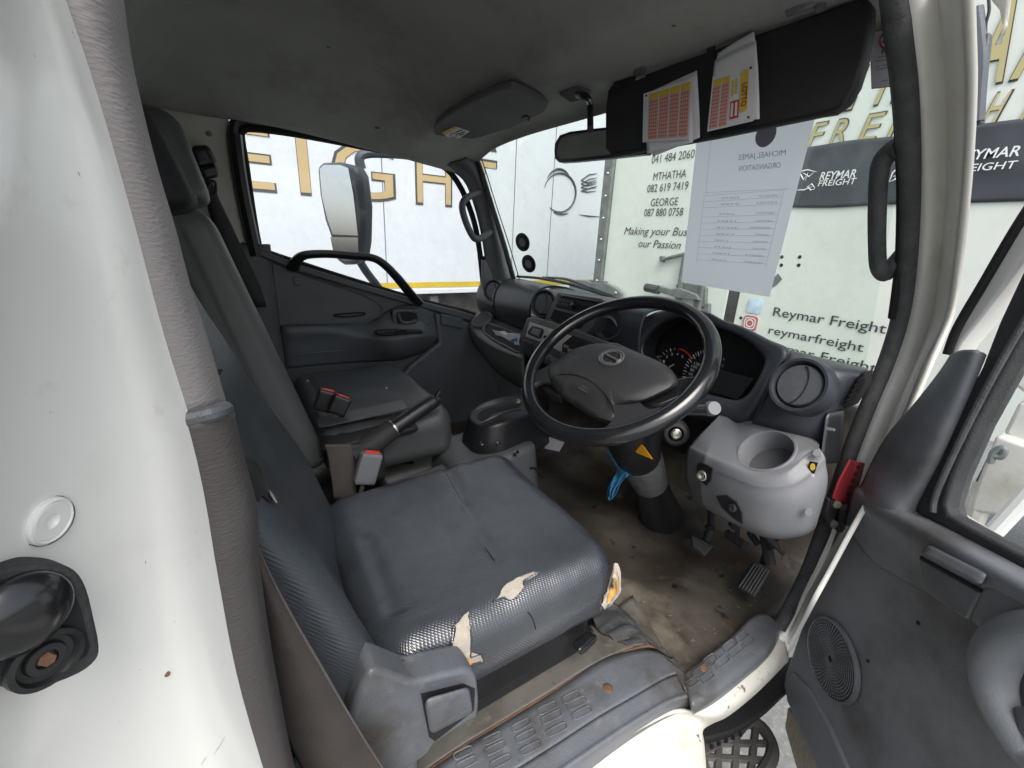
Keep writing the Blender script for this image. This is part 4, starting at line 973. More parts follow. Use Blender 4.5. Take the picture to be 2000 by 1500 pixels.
vs, fs = rbox_geo([(.500, .895, -.60), (.78, .895, -.58), (.505, 1.085, -.60), (.78, 1.085, -.58), (.525, .915, -.462), (.76, .915, -.445), (.535, 1.065, -.462), (.76, 1.065, -.445)], (.6, .75, .22), 20, gdisp)
MB().add(vs, fs).build('housing', M_blk, gs, auto=80, sub=1); gb = bvh_of(vs, fs)
decal('gate_slot', [(932, 812), (945, 800), (975, 793), (1010, 789), (1014, 795), (980, 802), (955, 812), (945, 822), (936, 820)], gb, M_hole, gs, .0012)
seam('gate_rim', [(930, 818), (930, 806), (948, 796), (980, 789), (1012, 785)], gb, M_blk, gs, r=.0010)
seam('gate_rim', [(940, 826), (962, 816), (988, 806), (1018, 800)], gb, M_blk, gs, r=.0018)
lathe('housing_screw', [(0, .001), (.004, .002), (.007, 0)], hit(gb, 973, 867, .001), (-.2, -1, .1), M_blk, gs, seg=14)
tube('selector_stalk', [PY(1004, 800, .98), PY(1014, 780, .98)], .007, M_chr, gs, smooth_path=False)
hb = thing('handbrake_lever', 'black handbrake lever slanting up between the two seats', 'handbrake')
pA = PY(690, 893, .95); pM = PY(766, 838, .965); pB = PY(848, 782, .98); pT = PY(859, 763, .98)
tube('lever_sleeve', [pA, pM], [.030, .024], M_visor, hb, n=8, seg=14)
tube('grip', [pM, pM.lerp(pB, .3), pM.lerp(pB, .75), pB, pB.lerp(pT, .35)], [.019, .0195, .020, .019, .010], M_blk, hb, n=6, seg=16)
tube('release_knob', [pB, pT], .006, M_gloss, hb, smooth_path=False)
tube('grip_ring', [pM+(pB-pM)*.02, pM+(pB-pM)*.05], .0215, M_chr, hb, smooth_path=False, seg=16)
c8 = [PY(x, y, v) for x, y, v in [(686, 950, .93), (748, 935, .93), (690, 950, 1.0), (756, 935, 1.0), (676, 868, .935), (742, 860, .935), (684, 868, .99), (748, 858, .99)]]
rbox('boot', c8, M_visor, hb, r=(.3, .4, .3), n=10)
# ================================================================== passenger door
pd = thing('passenger_door', 'closed dark grey passenger door with window, curved grab rail and inner handle', 'truck door')
DY = 1.70
def PD(px, py, o=0): return PY(px, py, DY-o)
prism('door_panel', [PD(*p) for p in [(470, 470), (500, 486), (590, 522), (700, 556), (830, 592), (905, 612), (1010, 640), (1030, 700), (1000, 860), (760, 900), (520, 800), (480, 640)]], (0, .05, 0), M_door, pd, bev=.008)
def PDs(l, o): return [PD(x, y, o) for x, y in l]
prism('window_sill_trim', PDs([(500, 484), (590, 519), (700, 553), (830, 590), (905, 609), (945, 622), (945, 634), (900, 622), (828, 602), (700, 566), (590, 533), (500, 498)], .022), (0, .03, 0), M_trim, pd, bev=.006)
tube('relief_line', PDs([(535, 512), (620, 545), (700, 572), (738, 592), (746, 606), (738, 618), (706, 626), (640, 631), (560, 631)], .0), .005, M_door, pd, n=6)
# mid ledge (long horizontal roll) and the arm rest bulge
rows = []
def dgrid(nm, tbl, m, sub=2):
    rows = [[PD(x, y, o) for x, y, o in r] for r in tbl]; return grid(nm, rows, m, pd, th=.004, sub=sub)
dgrid('armrest', [[(548, 636, .0), (640, 634, .0), (720, 630, .0), (770, 600, .0), (820, 594, .0), (850, 604, .0)],
                  [(550, 640, .012), (640, 638, .012), (715, 640, .015), (760, 612, .018), (820, 604, .02), (852, 618, .01)],
                  [(552, 652, .016), (640, 650, .016), (710, 652, .03), (770, 650, .06), (825, 646, .06), (856, 650, .02)],
                  [(555, 668, .010), (640, 664, .010), (712, 664, .035), (770, 662, .085), (825, 658, .08), (855, 660, .02)],
                  [(556, 690, .006), (640, 684, .006), (722, 684, .025), (770, 690, .06), (815, 684, .05), (846, 674, .012)],
                  [(558, 720, .0), (640, 712, .0), (728, 706, .0), (770, 704, .0), (800, 698, .0), (838, 684, .0)]], M_door)
prism('switch_plate', PDs([(735, 648), (760, 645), (824, 645), (828, 650), (820, 653), (745, 656), (737, 654)], .080), (0, .03, 0), M_blk, pd, bev=.003)
rbox('window_switch', [PD(*p) for p in [(772, 650, .088), (794, 649, .088), (774, 644, .088), (796, 643, .088), (776, 648, .096), (792, 647, .096), (777, 644, .096), (793, 643, .096)]], M_gloss, pd, r=(.3, .3, .3), n=6)
hz_ = prism('handle_bezel', PDs([(767, 612), (772, 605), (800, 604), (836, 607), (841, 616), (841, 630), (834, 635), (790, 638), (770, 634)], .045), (0, .04, 0), M_trim, pd, bev=.004, rnd_=3)
prism('handle_recess', PDs([(775, 613), (780, 609), (808, 610), (815, 616), (816, 628), (810, 633), (784, 634), (776, 629)], .0465), (0, .002, 0), M_hole, pd, bev=0, rnd_=3)
tube('door_pull', PDs([(778, 612), (784, 628), (798, 630), (814, 626)], .055), .006, M_trim, pd)
tube('pocket_line', PDs([(580, 692), (640, 687), (700, 682), (718, 685), (730, 697)], .008), .004, M_trim, pd)
tube('relief_slit', PDs([(652, 616), (670, 613), (710, 611), (706, 616), (670, 619)], .004), .003, M_hole, pd, closed=True)
lathe('panel_plug', [(0, .002), (.016, .002), (.018, 0)], PD(583, 548, .002), (0, -1, 0), M_door, pd, seg=20)
tube('grab_rail', [PD(x, y, o) for x, y, o in [(572, 524, .02), (580, 508, .045), (598, 498, .06), (640, 496, .065), (690, 500, .065), (728, 504, .065), (752, 518, .065), (778, 545, .06), (800, 572, .045), (818, 592, .02)]],
     [.022, .020, .018, .017, .017, .017, .018, .020, .021, .022], M_blk, pd, n=6, seg=14, flat=.7)
# window rubbers and glass
wl = [(470, 268), (474, 254), (492, 250), (560, 258), (640, 272), (720, 288), (790, 300), (835, 311), (870, 328), (895, 358), (915, 400), (930, 450), (940, 520), (944, 612), (905, 608), (830, 590), (700, 552), (590, 517), (512, 490), (503, 474), (490, 400), (480, 330)]
tube('window_seal', PDs(wl, -.01), .012, M_hole, pd, closed=True, n=3, seg=8)
wo = [(455, 262), (460, 240), (485, 232), (560, 240), (640, 254), (720, 270), (790, 284), (840, 295), (885, 316), (912, 350), (930, 395), (944, 450), (954, 520), (956, 618)]
tube('window_frame', PDs(wo, .005), .014, M_blk, pd, n=3, seg=8)
tube('window_frame', PDs([(458, 262), (466, 330), (478, 400), (494, 474), (500, 500)], .01), .020, M_blk, pd, n=3, seg=8)
grid('window_glass', [[PD(460, 240, -.02), PD(960, 330, -.02)], [PD(480, 500, -.02), PD(960, 640, -.02)]], M_glassS, pd, th=0, sub=0)
tube('quarter_post', PDs([(943, 500), (943, 612)], -.005), .008, M_blk, pd, smooth_path=False)
lathe('window_stop', [(.008, 0), (.008, .012), (0, .013)], PD(548, 504, .0), (0, 0, 1), M_blk, pd, seg=10)
prism('front_kick_panel', [PY(x, y, 1.665) for x, y in [(850, 612), (935, 636), (960, 720), (990, 800), (990, 900), (720, 880), (740, 800), (800, 715), (858, 670)]], (0, .03, 0), M_door, cab, bev=.012)
prism('vent_flap', PDs([(862, 613), (905, 622), (904, 643), (862, 634)], .045), (0, .02, 0), M_trim, pd, bev=.004)
# ================================================================== dashboard
da = thing('dashboard', 'dark grey dashboard with round air vents, radio, switches and instrument cluster', 'dashboard')
def prof_sweep(name, Y0, Y1, prof, m, par, n=8, th=.006, sub=2, fz=None):
    rows = []
    for i in range(n+1):
        y = Y0+(Y1-Y0)*i/n
        rows.append([Vector((x, y, z+(fz(y) if fz else 0))) for x, z in prof])
    return grid(name, rows, m, par, th=th, sub=sub)
# broad upper pad in front of the passenger, rolled like a drum
drum = [(1.14, -.19), (1.07, -.168), (1.0, -.162), (.955, -.172), (.925, -.20), (.912, -.245), (.92, -.29), (.945, -.325), (.985, -.345), (1.05, -.35)]
prof_sweep('passenger_pad', 1.54, 1.285, drum, M_dash, da)
prof_sweep('dash_end', 1.70, 1.545, [(x+.004, z-.003) for x, z in drum], M_dash, da, n=3)
prof_sweep('centre_top', 1.28, .80, [(1.14, -.19), (1.05, -.172), (.985, -.172), (.955, -.185), (.945, -.22), (.95, -.28), (.96, -.34), (1.0, -.40)], M_dash, da, fz=lambda y: -.0)
tube('pad_joint', [Vector((x-.003, 1.542, z+.002)) for x, z in drum], .0025, M_hole, da)
tube('pad_joint', [Vector((x-.003, 1.284, z+.002)) for x, z in drum], .0025, M_hole, da)
def vent(px, py, X, r, ax, label=None, m=M_dash, open_=False, fin=.2, deep=.0):
    c = PX(px, py, X); ax = Vector(ax).normalized()
    vs, fs = lathe_geo([(r*1.12, -.03), (r*1.10, -.004), (r*1.03, .006), (r*.93, .006), (r*.88, -.001), (r*.86, -.012)], c, ax, 40)
    v = MB().add(vs, fs).build('air_vent', m, da)
    vs, fs = lathe_geo([(r*.87, -.012), (r*.5, -.0125), (0, -.0125)], c, ax, 40); MB().add(vs, fs).build('vent_back', M_hole, v)
    if open_:
        vs, fs = lathe_geo([(r*.70, -.012), (r*.72, 0), (r*.66, .002), (r*.62, -.01)], c-Vector((0, 0, r*.25)), (ax+Vector((0, 0, -.4))).normalized(), 30); MB().add(vs, fs).build('vent_ring', M_trim, v)
        return v
    vs, fs = lathe_geo([(r*.82, -.012), (r*.80, -.002), (r*.76, .001), (r*.3, .003), (0, .003)], c, ax, 40); MB().add(vs, fs).build('vent_disc', M_trim, v)
    a = ax.cross(UP).normalized(); b = a.cross(ax)
    arc_ = [c+ax*.003+a*(r*(-.30+.42*(1-math.cos(t)))) * 1 + b*(r*.78*math.sin(t)) for t in [R_(q) for q in range(-75, 76, 15)]]
    vs, fs = tube_geo(arc_, .0014, 6); MB().add(vs, fs).build('vent_groove', M_hole, v)
    return v
vent(963, 567, .925, .043, (-.86, -.42, .28))
vent(1062, 593, .905, .046, (-.9, -.36, .22))
vent(1187, 632, .935, .047, (-.9, -.30, .18), open_=True)
# centre stack housing with the radio
def PF(px, py, X, k=0): return PX(px, py, X)
hs_ = [(1089, 570), (1173, 583), (1180, 590), (1160, 640), (1140, 660), (1092, 643), (1061, 626), (1064, 615)]
def lean(pts, xt, xb, yt, yb): return [PX(x, y, xt+(xb-xt)*(y-yt)/(yb-yt)) for x, y in pts]
prism('radio_housing', lean(hs_, .915, .89, 570, 655), (.08, 0, -.01), M_dash, da, bev=.006)
ra = prism('radio', lean([(1093, 575), (1167, 588), (1147, 616), (1084, 600)], .905, .900, 570, 655), (.02, 0, 0), M_blk, da, bev=.002)
prism('cassette_slot', lean([(1098, 578), (1163, 589), (1161, 592), (1097, 581)], .903, .899, 570, 655), (.002, 0, 0), M_gloss, ra, bev=0)
for i in range(2):
    for j in range(4):
        x = 1094+j*7.4-i*3; y = 585.5+j*1.5+i*6.5
        prism('radio_button', lean([(x-2.6, y-2.2), (x+2.6, y-1.6), (x+2.2, y+2.4), (x-3, y+1.8)], .9035, .899, 570, 655), (.002, 0, 0), M_trim, ra, bev=.0005)
vs, fs = lathe_geo([(.011, 0), (.010, .010), (0, .011)], PX(1122, 597, .903), (-1, 0, .1), 20); MB().add(vs, fs).build('radio_knob', M_gloss, ra)
prism('radio_display', lean([(1130, 595), (1152, 599), (1146, 609), (1126, 603)], .9035, .899, 570, 655), (.002, 0, 0), M_hole, ra, bev=.0005)
prism('storage_slot', lean([(1082, 604), (1144, 620), (1134, 646), (1092, 634), (1074, 622)], .899, .893, 570, 655), (.004, 0, 0), M_hole, da, bev=.001)
# lower control panel: surround, silver plate, clock, lever slots, switches
cpn = lean([(1029, 620), (1045, 617), (1130, 645), (1236, 686), (1232, 692), (1150, 760), (1118, 740), (1040, 700), (1014, 688), (1016, 655)], .855, .80, 620, 760)
prism('control_panel', cpn, (.12, 0, -.05), M_dash, da, bev=.006)
prism('silver_plate', lean([(1034, 629), (1089, 647), (1130, 662), (1100, 690), (1065, 671), (1026, 657)], .850, .80, 620, 760), (.004, 0, 0), M_fabr, da, bev=.001)
lg = prism('ashtray_clock', lean([(1039, 636), (1059, 642), (1061, 647), (1055, 661), (1051, 662), (1031, 653), (1030, 648)], .8465, .796, 620, 760), (.006, 0, 0), M_blk, da, bev=.001)
prism('clock_window', lean([(1041, 640), (1056, 645), (1051, 657), (1035, 650)], .845, .7945, 620, 760), (.002, 0, 0), M_mut, lg, bev=.0004)
prism('lever_slot', lean([(1062, 655), (1068, 656), (1074, 654), (1078, 658), (1069, 664), (1061, 660)], .845, .7945, 620, 760), (.002, 0, 0), M_hole, da, bev=0)
for j in range(4):
    x = 1023.5+j*8.4; y = 664+j*4.2
    rk = prism('rocker_switch', lean([(x, y), (x+6.6, y+3), (x+4.6, y+24), (x-2.4, y+21)], .842, .792, 620, 760), (.008, 0, 0), M_switch, da, bev=.0012)
prism('climate_recess', lean([(1098, 672), (1118, 655), (1222, 690), (1150, 745), (1096, 712)], .838, .788, 620, 760), (.003, 0, 0), M_hole, da, bev=.001)
for k, (x, y) in enumerate([(1104, 676), (1112, 684), (1124, 690), (1119, 701), (1134, 704), (1098, 690), (1142, 694), (1156, 700)]):
    q = lean([(x-5, y-3), (x+4, y-1), (x+5, y+4), (x-3, y+4)], .833, .783, 620, 760)
    prism('climate_control', q, (.010, .002, 0), rnd.choice([M_galv, M_trim, M_switch, M_switch]), da, bev=.001)
for (x, y) in [(1074, 700), (1084, 706), (1094, 712)]:
    vs, fs = lathe_geo([(.011, 0), (.010, .012), (.004, .014), (0, .014)], PX(x, y, .80), (-1, -.1, .3), 18); MB().add(vs, fs).build('climate_knob', M_trim, da)
# left shelf with cup holder and tray
top = [[(951, 606, .945), (975, 622, .955), (1010, 640, .96), (1045, 655, .95)],
       [(938, 610, .915), (966, 634, .93), (1000, 662, .93), (1035, 680, .93)],
       ]
shl = [[(951, 604, .965), (968, 614, .965), (985, 625, .965), (1012, 640, .96), (1040, 652, .95)],
       [(925, 617, .90), (950, 634, .90), (966, 644, .90), (990, 656, .90), (1030, 672, .90)],
       [(917, 632, .862), (934, 654, .845), (962, 672, .83), (988, 684, .825), (1022, 696, .82)],
       [(917, 642, .860), (936, 664, .842), (962, 682, .825), (988, 694, .82), (1022, 706, .815)],
       [(921, 660, .865), (940, 684, .85), (965, 708, .835), (990, 722, .83), (1024, 738, .825)],
       [(932, 680, .90), (950, 704, .89), (972, 728, .87), (995, 745, .87), (1026, 762, .87)]]
sg = grid('shelf', [[PX(*p) for p in r] for r in shl], M_shelf, da, th=.005, sub=2)
cc = PX(942, 625, .892); up_ = Vector((-.55, -.15, .85))
vs, fs = lathe_geo([(.048, -.004), (.047, .006), (.043, .008), (.039, .005), (.036, -.004)], cc, up_, 36); ch = MB().add(vs, fs).build('cup_holder', M_shelf, da)
vs, fs = lathe_geo([(.0385, .005), (.02, .0048), (0, .0048)], cc, up_, 36); MB().add(vs, fs).build('cup_floor', M_rub, ch)
tr_ = [(953, 634, .897), (975, 640, .915), (1006, 652, .915), (1030, 664, .90), (1016, 690, .835), (990, 678, .84), (964, 664, .85), (946, 648, .87)]
q = [PX(x, y, X-.004) for x, y, X in tr_]
prism('tray_recess', q, Vector((0, 0, .003)), M_hole, da, bev=0)
tube('tray_rim', [p+Vector((-.003, 0, .004)) for p in q], .004, M_shelf, da, closed=True, n=5)
# instrument cluster
inn = [(1246, 682), (1262, 652), (1293, 627), (1335, 617), (1375, 624), (1403, 638), (1439, 652), (1474, 674), (1495, 700), (1487, 730), (1463, 770), (1441, 784), (1414, 781), (1360, 767), (1300, 745), (1258, 712)]
outr = [(1216, 692), (1236, 640), (1278, 612), (1330, 602), (1380, 610), (1412, 626), (1452, 640), (1500, 664), (1541, 688), (1512, 740), (1480, 800), (1452, 828), (1414, 822), (1350, 806), (1280, 780), (1228, 735)]
def cx_(y): return .985-(y-610)/200*.055
lo = [PX(x, y, cx_(y)+.06+.06*(y < 700)) for x, y in [(a*1.0+(a-1370)*.03, b+(6 if b < 700 else 14)) for a, b in outr]]
l1 = [PX(x, y, cx_(y)+.004) for x, y in outr]
lm = [PX((a[0]+b[0])/2, (a[1]+b[1])/2, cx_((a[1]+b[1])/2)-.010) for a, b in zip(inn, outr)]
l2 = [PX(x, y, cx_(y)-.004) for x, y in inn]
l2b = [p+Vector((.010, 0, -.001)) for p in l2]
cen = sum(l2, Vector((0, 0, 0)))/len(l2)
deep = Vector((.085, .012, -.012))
l3 = [p.lerp(cen, .06)+deep for p in l2]
grid('cluster_hood', [lo, l1, lm, l2, l2b], M_dash, da, th=.003, sub=2, closed_u=True)
grid('cluster_tunnel', [l2b, [a.lerp(b, .5) for a, b in zip(l2b, l3)], l3], M_blk, da, th=.002, sub=1, closed_u=True)
gf = MB().add(*sheet_geo([p.lerp(cen+deep, -.02) for p in l3])).build('gauge_face', M_gauge, da, smooth=False)
# plane of the gauge face
gn = Vector((-1, 0, 0)); go = cen+deep
u_, s_, vt = None, None, None
# best fit normal
nn = Vector((0, 0, 0))
for i in range(len(l3)): nn += (l3[i]-go).cross(l3[(i+1) % len(l3)]-go)
gn = nn.normalized(); gn = -gn if gn.x > 0 else gn
def GP(px, py, o=.004): return PN(px, py, go+gn*o, gn)
def gtxt(s, px, py, h, wd, m=M_mark, ang=0):
    a = GP(px-wd/2, py); b = GP(px+wd/2, py); b.z = a.z
    return text_fit('gauge_number', s, a, b, h, UP, m, gf, .001)
R1 = GP(1375, 728); 
def tick(x0, y0, x1, y1, w_=.0011, m=M_mark):
    a = GP(x0, y0); b = GP(x1, y1); vs, fs = tube_geo([a, b], w_, 4); MB().add(vs, fs).build('gauge_tick', m, gf)
# speedometer scale (centre near 1382,742 in this view) and rev counter (centre near 1312,720)
import itertools
def scale(cx, cy, rx, ry, a0, a1, n, labels, redfrom=None):
    for i in range(n+1):
        a = R_(a0+(a1-a0)*i/n); c_, s_ = math.cos(a), math.sin(a)
        big = i % 2 == 0; k = .84 if big else .90
        tick(cx+rx*c_, cy-ry*s_, cx+rx*k*c_, cy-ry*k*s_, .0011 if big else .0007, M_redl if (redfrom is not None and i >= redfrom) else M_mark)
        if big and labels and i//2 < len(labels):
            gtxt(labels[i//2], cx+rx*.66*c_, cy-ry*.66*s_+2, .007, 5.5*len(labels[i//2])/1.4)
scale(1378, 742, 46, 58, 200, 70, 20, ['0', '20', '40', '60', '80', '100', '120'])
scale(1318, 712, 34, 32, 190, 20, 12, ['0', '1', '2', '3', '4', '5'], redfrom=8)
tube('red_band', [GP(1318+34*math.cos(R_(a)), 712-32*math.sin(R_(a)), .005) for a in range(72, 18, -8)], .002, M_red, gf, n=2)
tube('needle', [GP(1376, 740, .008), GP(1336, 752, .008)], .0012, M_red, gf, smooth_path=False)
tube('needle', [GP(1316, 712, .008), GP(1292, 725, .008)], .0012, M_mark, gf, smooth_path=False)
for (x, y, s) in [(1414, 704, 'F'), (1412, 716, 'C'), (1413, 728, '0')]: gtxt(s, x, y, .006, 4)
prism('lower_gauge_shelf', [p for p in lean([(1384, 762), (1404, 722), (1470, 740), (1440, 782)], .965, .95, 720, 785)], (.004, 0, 0), M_blk, da, bev=.001)
# right pad
rp = [[(1541, 688, 1.06), (1580, 696, 1.06), (1640, 710, 1.06), (1695, 722, 1.06)],
      [(1541, 690, .985), (1582, 699, .975), (1640, 714, .96), (1692, 728, .955)],
      [(1513, 742, .905), (1560, 730, .885), (1630, 730, .90), (1672, 750, .93)],
      [(1482, 800, .885), (1530, 800, .868), (1600, 796, .885), (1648, 800, .93)],
      [(1471, 822, .89), (1530, 836, .88), (1595, 856, .90), (1625, 862, .93)],
      [(1474, 840, .93), (1530, 860, .93), (1598, 880, .94), (1625, 890, .96)]]
grid('driver_side_pad', [[PX(*p) for p in r] for r in rp], M_dash, da, th=.006, sub=2)
sm = [PX(*p) for p in [(1541, 689, .985), (1513, 741, .902), (1482, 799, .882), (1471, 822, .886)]]
tube('pad_joint', [p+Vector((-.004, -.002, 0)) for p in sm], .002, M_hole, da)
vent(1560, 752, .868, .049, (-.93, .10, .34))
# side demister grille and switch block at the far right end
dg = [(1668, 752), (1680, 728), (1692, 726), (1690, 750), (1664, 792), (1648, 800), (1650, 780)]
prism('demister_grille', [PX(x, y, .915) for x, y in dg], (.03, 0, 0), M_hole, da, bev=.003)
for k in range(6):
    x = 1684-k*6; y = 742+k*9.5
    tube('grille_bar', [PX(x-8, y+3, .908), PX(x+5, y-5, .908)], .0024, M_blk, da, smooth_path=False)
rbox('end_switch_block', [PX(x, y, v) for x, y, v in [(1600, 905, .86), (1640, 905, .90), (1600, 905, .90), (1640, 905, .93), (1612, 805, .885), (1652, 798, .92), (1612, 805, .93), (1652, 798, .95)]], M_blk, da, r=(.3, .3, .2), n=8)
prism('painted_glint', [PX(x, y, .856) for x, y in [(1611, 834), (1631, 838), (1630, 843), (1610, 840)]], (.003, 0, 0), M_mut, da, bev=.001)  # pale grey bar stands in for a highlight on the switch block
# lower dash, mostly in shadow behind the wheel
grid('lower_dash', [[Vector((.98, y, -.33)) for y in (1.3, 1.1, .9, .7, .45, .31)], [Vector((.96, y, -.42)) for y in (1.3, 1.1, .9, .7, .45, .31)], [Vector((1.02, y, -.55)) for y in (1.3, 1.1, .9, .7, .45, .31)], [Vector((1.12, y, -.60)) for y in (1.3, 1.1, .9, .7, .45, .31)]], M_blk, da, th=.006, sub=1)
# light grey lower cover with the cup recess
pod = thing('lower_cover', 'light grey moulded cover with a round cup recess under the dashboard by the door', 'lower dash cover')
pt_ = [[(1404, 812, .92), (1418, 816, .92), (1440, 828, .915), (1474, 824, .91), (1530, 838, .91), (1580, 854, .91), (1602, 866, .91)],
       [(1398, 820, .90), (1412, 828, .895), (1440, 842, .88), (1478, 842, .87), (1535, 852, .87), (1580, 862, .875), (1600, 870, .88)],
       [(1366, 852, .86), (1390, 868, .835), (1430, 882, .82), (1480, 892, .815), (1535, 888, .83), (1575, 876, .85), (1599, 873, .86)],
       [(1346, 876, .84), (1380, 892, .80), (1425, 911, .785), (1480, 932, .78), (1538, 924, .80), (1578, 892, .84), (1602, 878, .85)],
       [(1342, 892, .842), (1376, 906, .797), (1424, 926, .780), (1482, 948, .775), (1542, 944, .795), (1584, 918, .83), (1610, 892, .85)],
       [(1342, 925, .85), (1370, 942, .80), (1418, 962, .78), (1480, 985, .775), (1540, 990, .79), (1585, 975, .82), (1614, 945, .85)],
       [(1349, 958, .86), (1374, 980, .81), (1415, 1003, .79), (1478, 1032, .785), (1530, 1042, .80), (1575, 1032, .82), (1596, 1010, .85)],
       [(1356, 974, .88), (1380, 992, .84), (1420, 1014, .82), (1480, 1043, .82), (1528, 1051, .83), (1572, 1043, .85), (1590, 1030, .88)]]
podrows = [[PX(*p) for p in r] for r in pt_]
def lrow(a, b, t): return [p.lerp(q, t) for p, q in zip(a, b)]
podrows = podrows[:3]+[lrow(podrows[2], podrows[3], .72)]+podrows[3:5]+[lrow(podrows[4], podrows[5], .22)]+podrows[5:]
podrows = [[r[0], r[0].lerp(r[1], .8), r[1], r[1].lerp(r[2], .25)]+r[2:] for r in podrows]
cs = grid('cover_shell', podrows, M_pod, pod, th=0, sub=3)
bmp = bmesh.new(); bmp.from_mesh(cs.data); bmp.faces.ensure_lookup_table()
pbv = BVHTree.FromBMesh(bmp)
cvp = [pbv.ray_cast(Vector((0, 0, 0)), ray(x, y).normalized())[0] for x, y in ((1449, 882), (1547, 882), (1498, 845), (1498, 920))]
cvc = sum(cvp, Vector((0, 0, 0)))/4; axp = (cvp[1]-cvp[0]).cross(cvp[2]-cvp[3]).normalized(); axp = axp if axp.z > 0 else -axp
CRD = ((cvp[1]-cvp[0]).length+(cvp[2]-cvp[3]).length)/4
for _ in range(2): bmesh.ops.subdivide_edges(bmp, edges=[e for e in bmp.edges if (e.verts[0].co-cvc).length < CRD*1.5], cuts=1, use_grid_fill=True)
dl = [f for f in bmp.faces if ((f.calc_center_median()-cvc)-axp*((f.calc_center_median()-cvc).dot(axp))).length < CRD*1.04 and (f.calc_center_median()-cvc).length < CRD*1.3]
bmesh.ops.delete(bmp, geom=dl, context='FACES'); bmp.to_mesh(cs.data); bmp.free()
for p in cs.data.polygons: p.use_smooth = True
q = cs.modifiers.new('t', 'SOLIDIFY'); q.thickness = .005; q.offset = 0
vs, fs = lathe_geo([(CRD*1.14, -.012), (CRD*1.13, .002), (CRD*1.09, .0045), (CRD*1.02, .004), (CRD*.99, .000), (CRD*.96, -.030), (CRD*.94, -.045)], cvc, axp, 56); rg = MB().add(vs, fs).build('cup_rim', M_pod, pod)
vs, fs = lathe_geo([(CRD*.96, -.040), (.02, -.042), (0, -.042)], cvc, axp, 48); MB().add(vs, fs).build('cup_floor', mat('cup_mat', (.06, .062, .068), .6, var=.15, vscale=12, dirt=[((.01, .01, .01), 60, .72, .75)]), rg)
prism('socket_recess', [PX(x, y, X) for x, y, X in [(1364, 904, .808), (1374, 903, .798), (1394, 914, .786), (1390, 938, .786), (1381, 948, .79), (1366, 936, .803), (1361, 926, .808)]], Vector((-.004, 0, 0)), M_hole, pod, bev=.001)
vs, fs = lathe_geo([(.0115, 0), (.0110, .012), (.008, .013), (.0075, .006), (.004, .007), (0, .007)], PX(1374, 928, .797), (-.85, -.2, .2), 24); MB().add(vs, fs).build('power_socket', M_chr, pod)
prism('lower_recess', [PX(x, y, X) for x, y, X in [(1400, 968, .782), (1420, 966, .777), (1440, 980, .773), (1450, 1000, .772), (1452, 1024, .776), (1436, 1014, .780), (1410, 990, .784)]], Vector((-.003, 0, 0)), M_hole, pod, bev=.001)
vs, fs = lathe_geo([(.008, 0), (.008, .006), (.004, .007), (.003, .004), (0, .004)], PX(1432, 992, .77), (-.9, -.1, .3), 16); MB().add(vs, fs).build('cover_screw', M_blk, pod)
for (x, y, X, m_) in [(1594, 884, .835, M_mut), (1578, 1000, .800, M_mut)]:
    vs, fs = lathe_geo([(0, .003), (.006, .003), (.007, 0)], PX(x, y, X), (-.8, -.6, .1), 16); MB().add(vs, fs).build('cover_plug', m_, pod)
stk = thing('warning_sticker', 'small black and yellow sticker on the light grey cover by the door', 'sticker')
def PS(l, X): return [PX(x, y, X) for x, y in l]
prism('sticker_base', PS([(1581, 901), (1597, 904), (1590, 926), (1575, 922)], .826), (.002, 0, 0), M_blk, stk, bev=0)
prism('sticker_symbol', [PX(1587+5*math.cos(a), 912+7*math.sin(a), .8245) for a in [i*.5236 for i in range(12)]], (.0005, 0, 0), M_slipy, stk, bev=0)
prism('sticker_text_field', PS([(1575, 922), (1590, 926), (1588, 932), (1574, 929)], .826), (.002, 0, 0), M_paper, stk, bev=0)
# ================================================================== steering wheel and column
WC = Vector((.6798, .6408, -.2440)); tt, ss = .6339, .1354
WN = Vector((-math.sin(tt)*math.cos(ss), -math.sin(tt)*math.sin(ss), math.cos(tt)))
WV = WN.cross(Vector((1, 0, 0))).normalized(); WU = WV.cross(WN)
def W(px, py, o=0): return PN(px, py, WC+WN*o, WN)
M_spk = mat('spoke_plastic', (.024, .025, .028), .35)
sw = thing('steering_wheel', 'large worn black steering wheel with a moulded horn pad and emblem', 'steering wheel')
RR, rt_ = .1972, .0178
path = [WC+(WU*math.cos(2*math.pi*i/72)+WV*math.sin(2*math.pi*i/72))*RR for i in range(72)]
vs, fs = tube_geo(path, rt_, 18, True, flat=.86)
MB().add(vs, fs).build('rim', M_gloss, sw)
padl = [(1071, 718), (1092, 705), (1128, 683), (1164, 673), (1200, 676), (1254, 694), (1299, 715), (1318, 738), (1318, 752), (1300, 764), (1263, 781), (1242, 786), (1204, 797), (1202, 815), (1196, 826), (1160, 815), (1122, 790), (1090, 768), (1074, 746)]
op = cr([(x, y) for x, y in padl], 4, True)
def padz(px, py):     # dished pad: high centre, rolling away at the lower left
    return .0
c0 = (1190, 745)
rings = []
for f_, h_ in [(1.03, -.035), (1.03, -.012), (1.0, .002), (.95, .010), (.85, .0145), (.6, .018), (.3, .019), (.05, .019)]:
    row = []
    for p in op:
        x = c0[0]+(p.x-c0[0])*f_; y = c0[1]+(p.y-c0[1])*f_
        h2 = h_
        # the lower-left third steps down along a curved crease
        d_ = (x-1071)*.62 - (y-742)*1.0   # line from left corner towards the lower point
        st_ = -(y-742) + (x-1071)*.30 - 8
        if st_ < 0: h2 = h_ - min(.014, -st_*.0006)
        row.append(W(x, y, h2))
    rings.append(row)
n_ = len(op); V_ = [p for r in rings for p in r]; F_ = []
for i in range(len(rings)-1):
    for j in range(n_): F_.append((i*n_+j, i*n_+(j+1) % n_, (i+1)*n_+(j+1) % n_, (i+1)*n_+j))
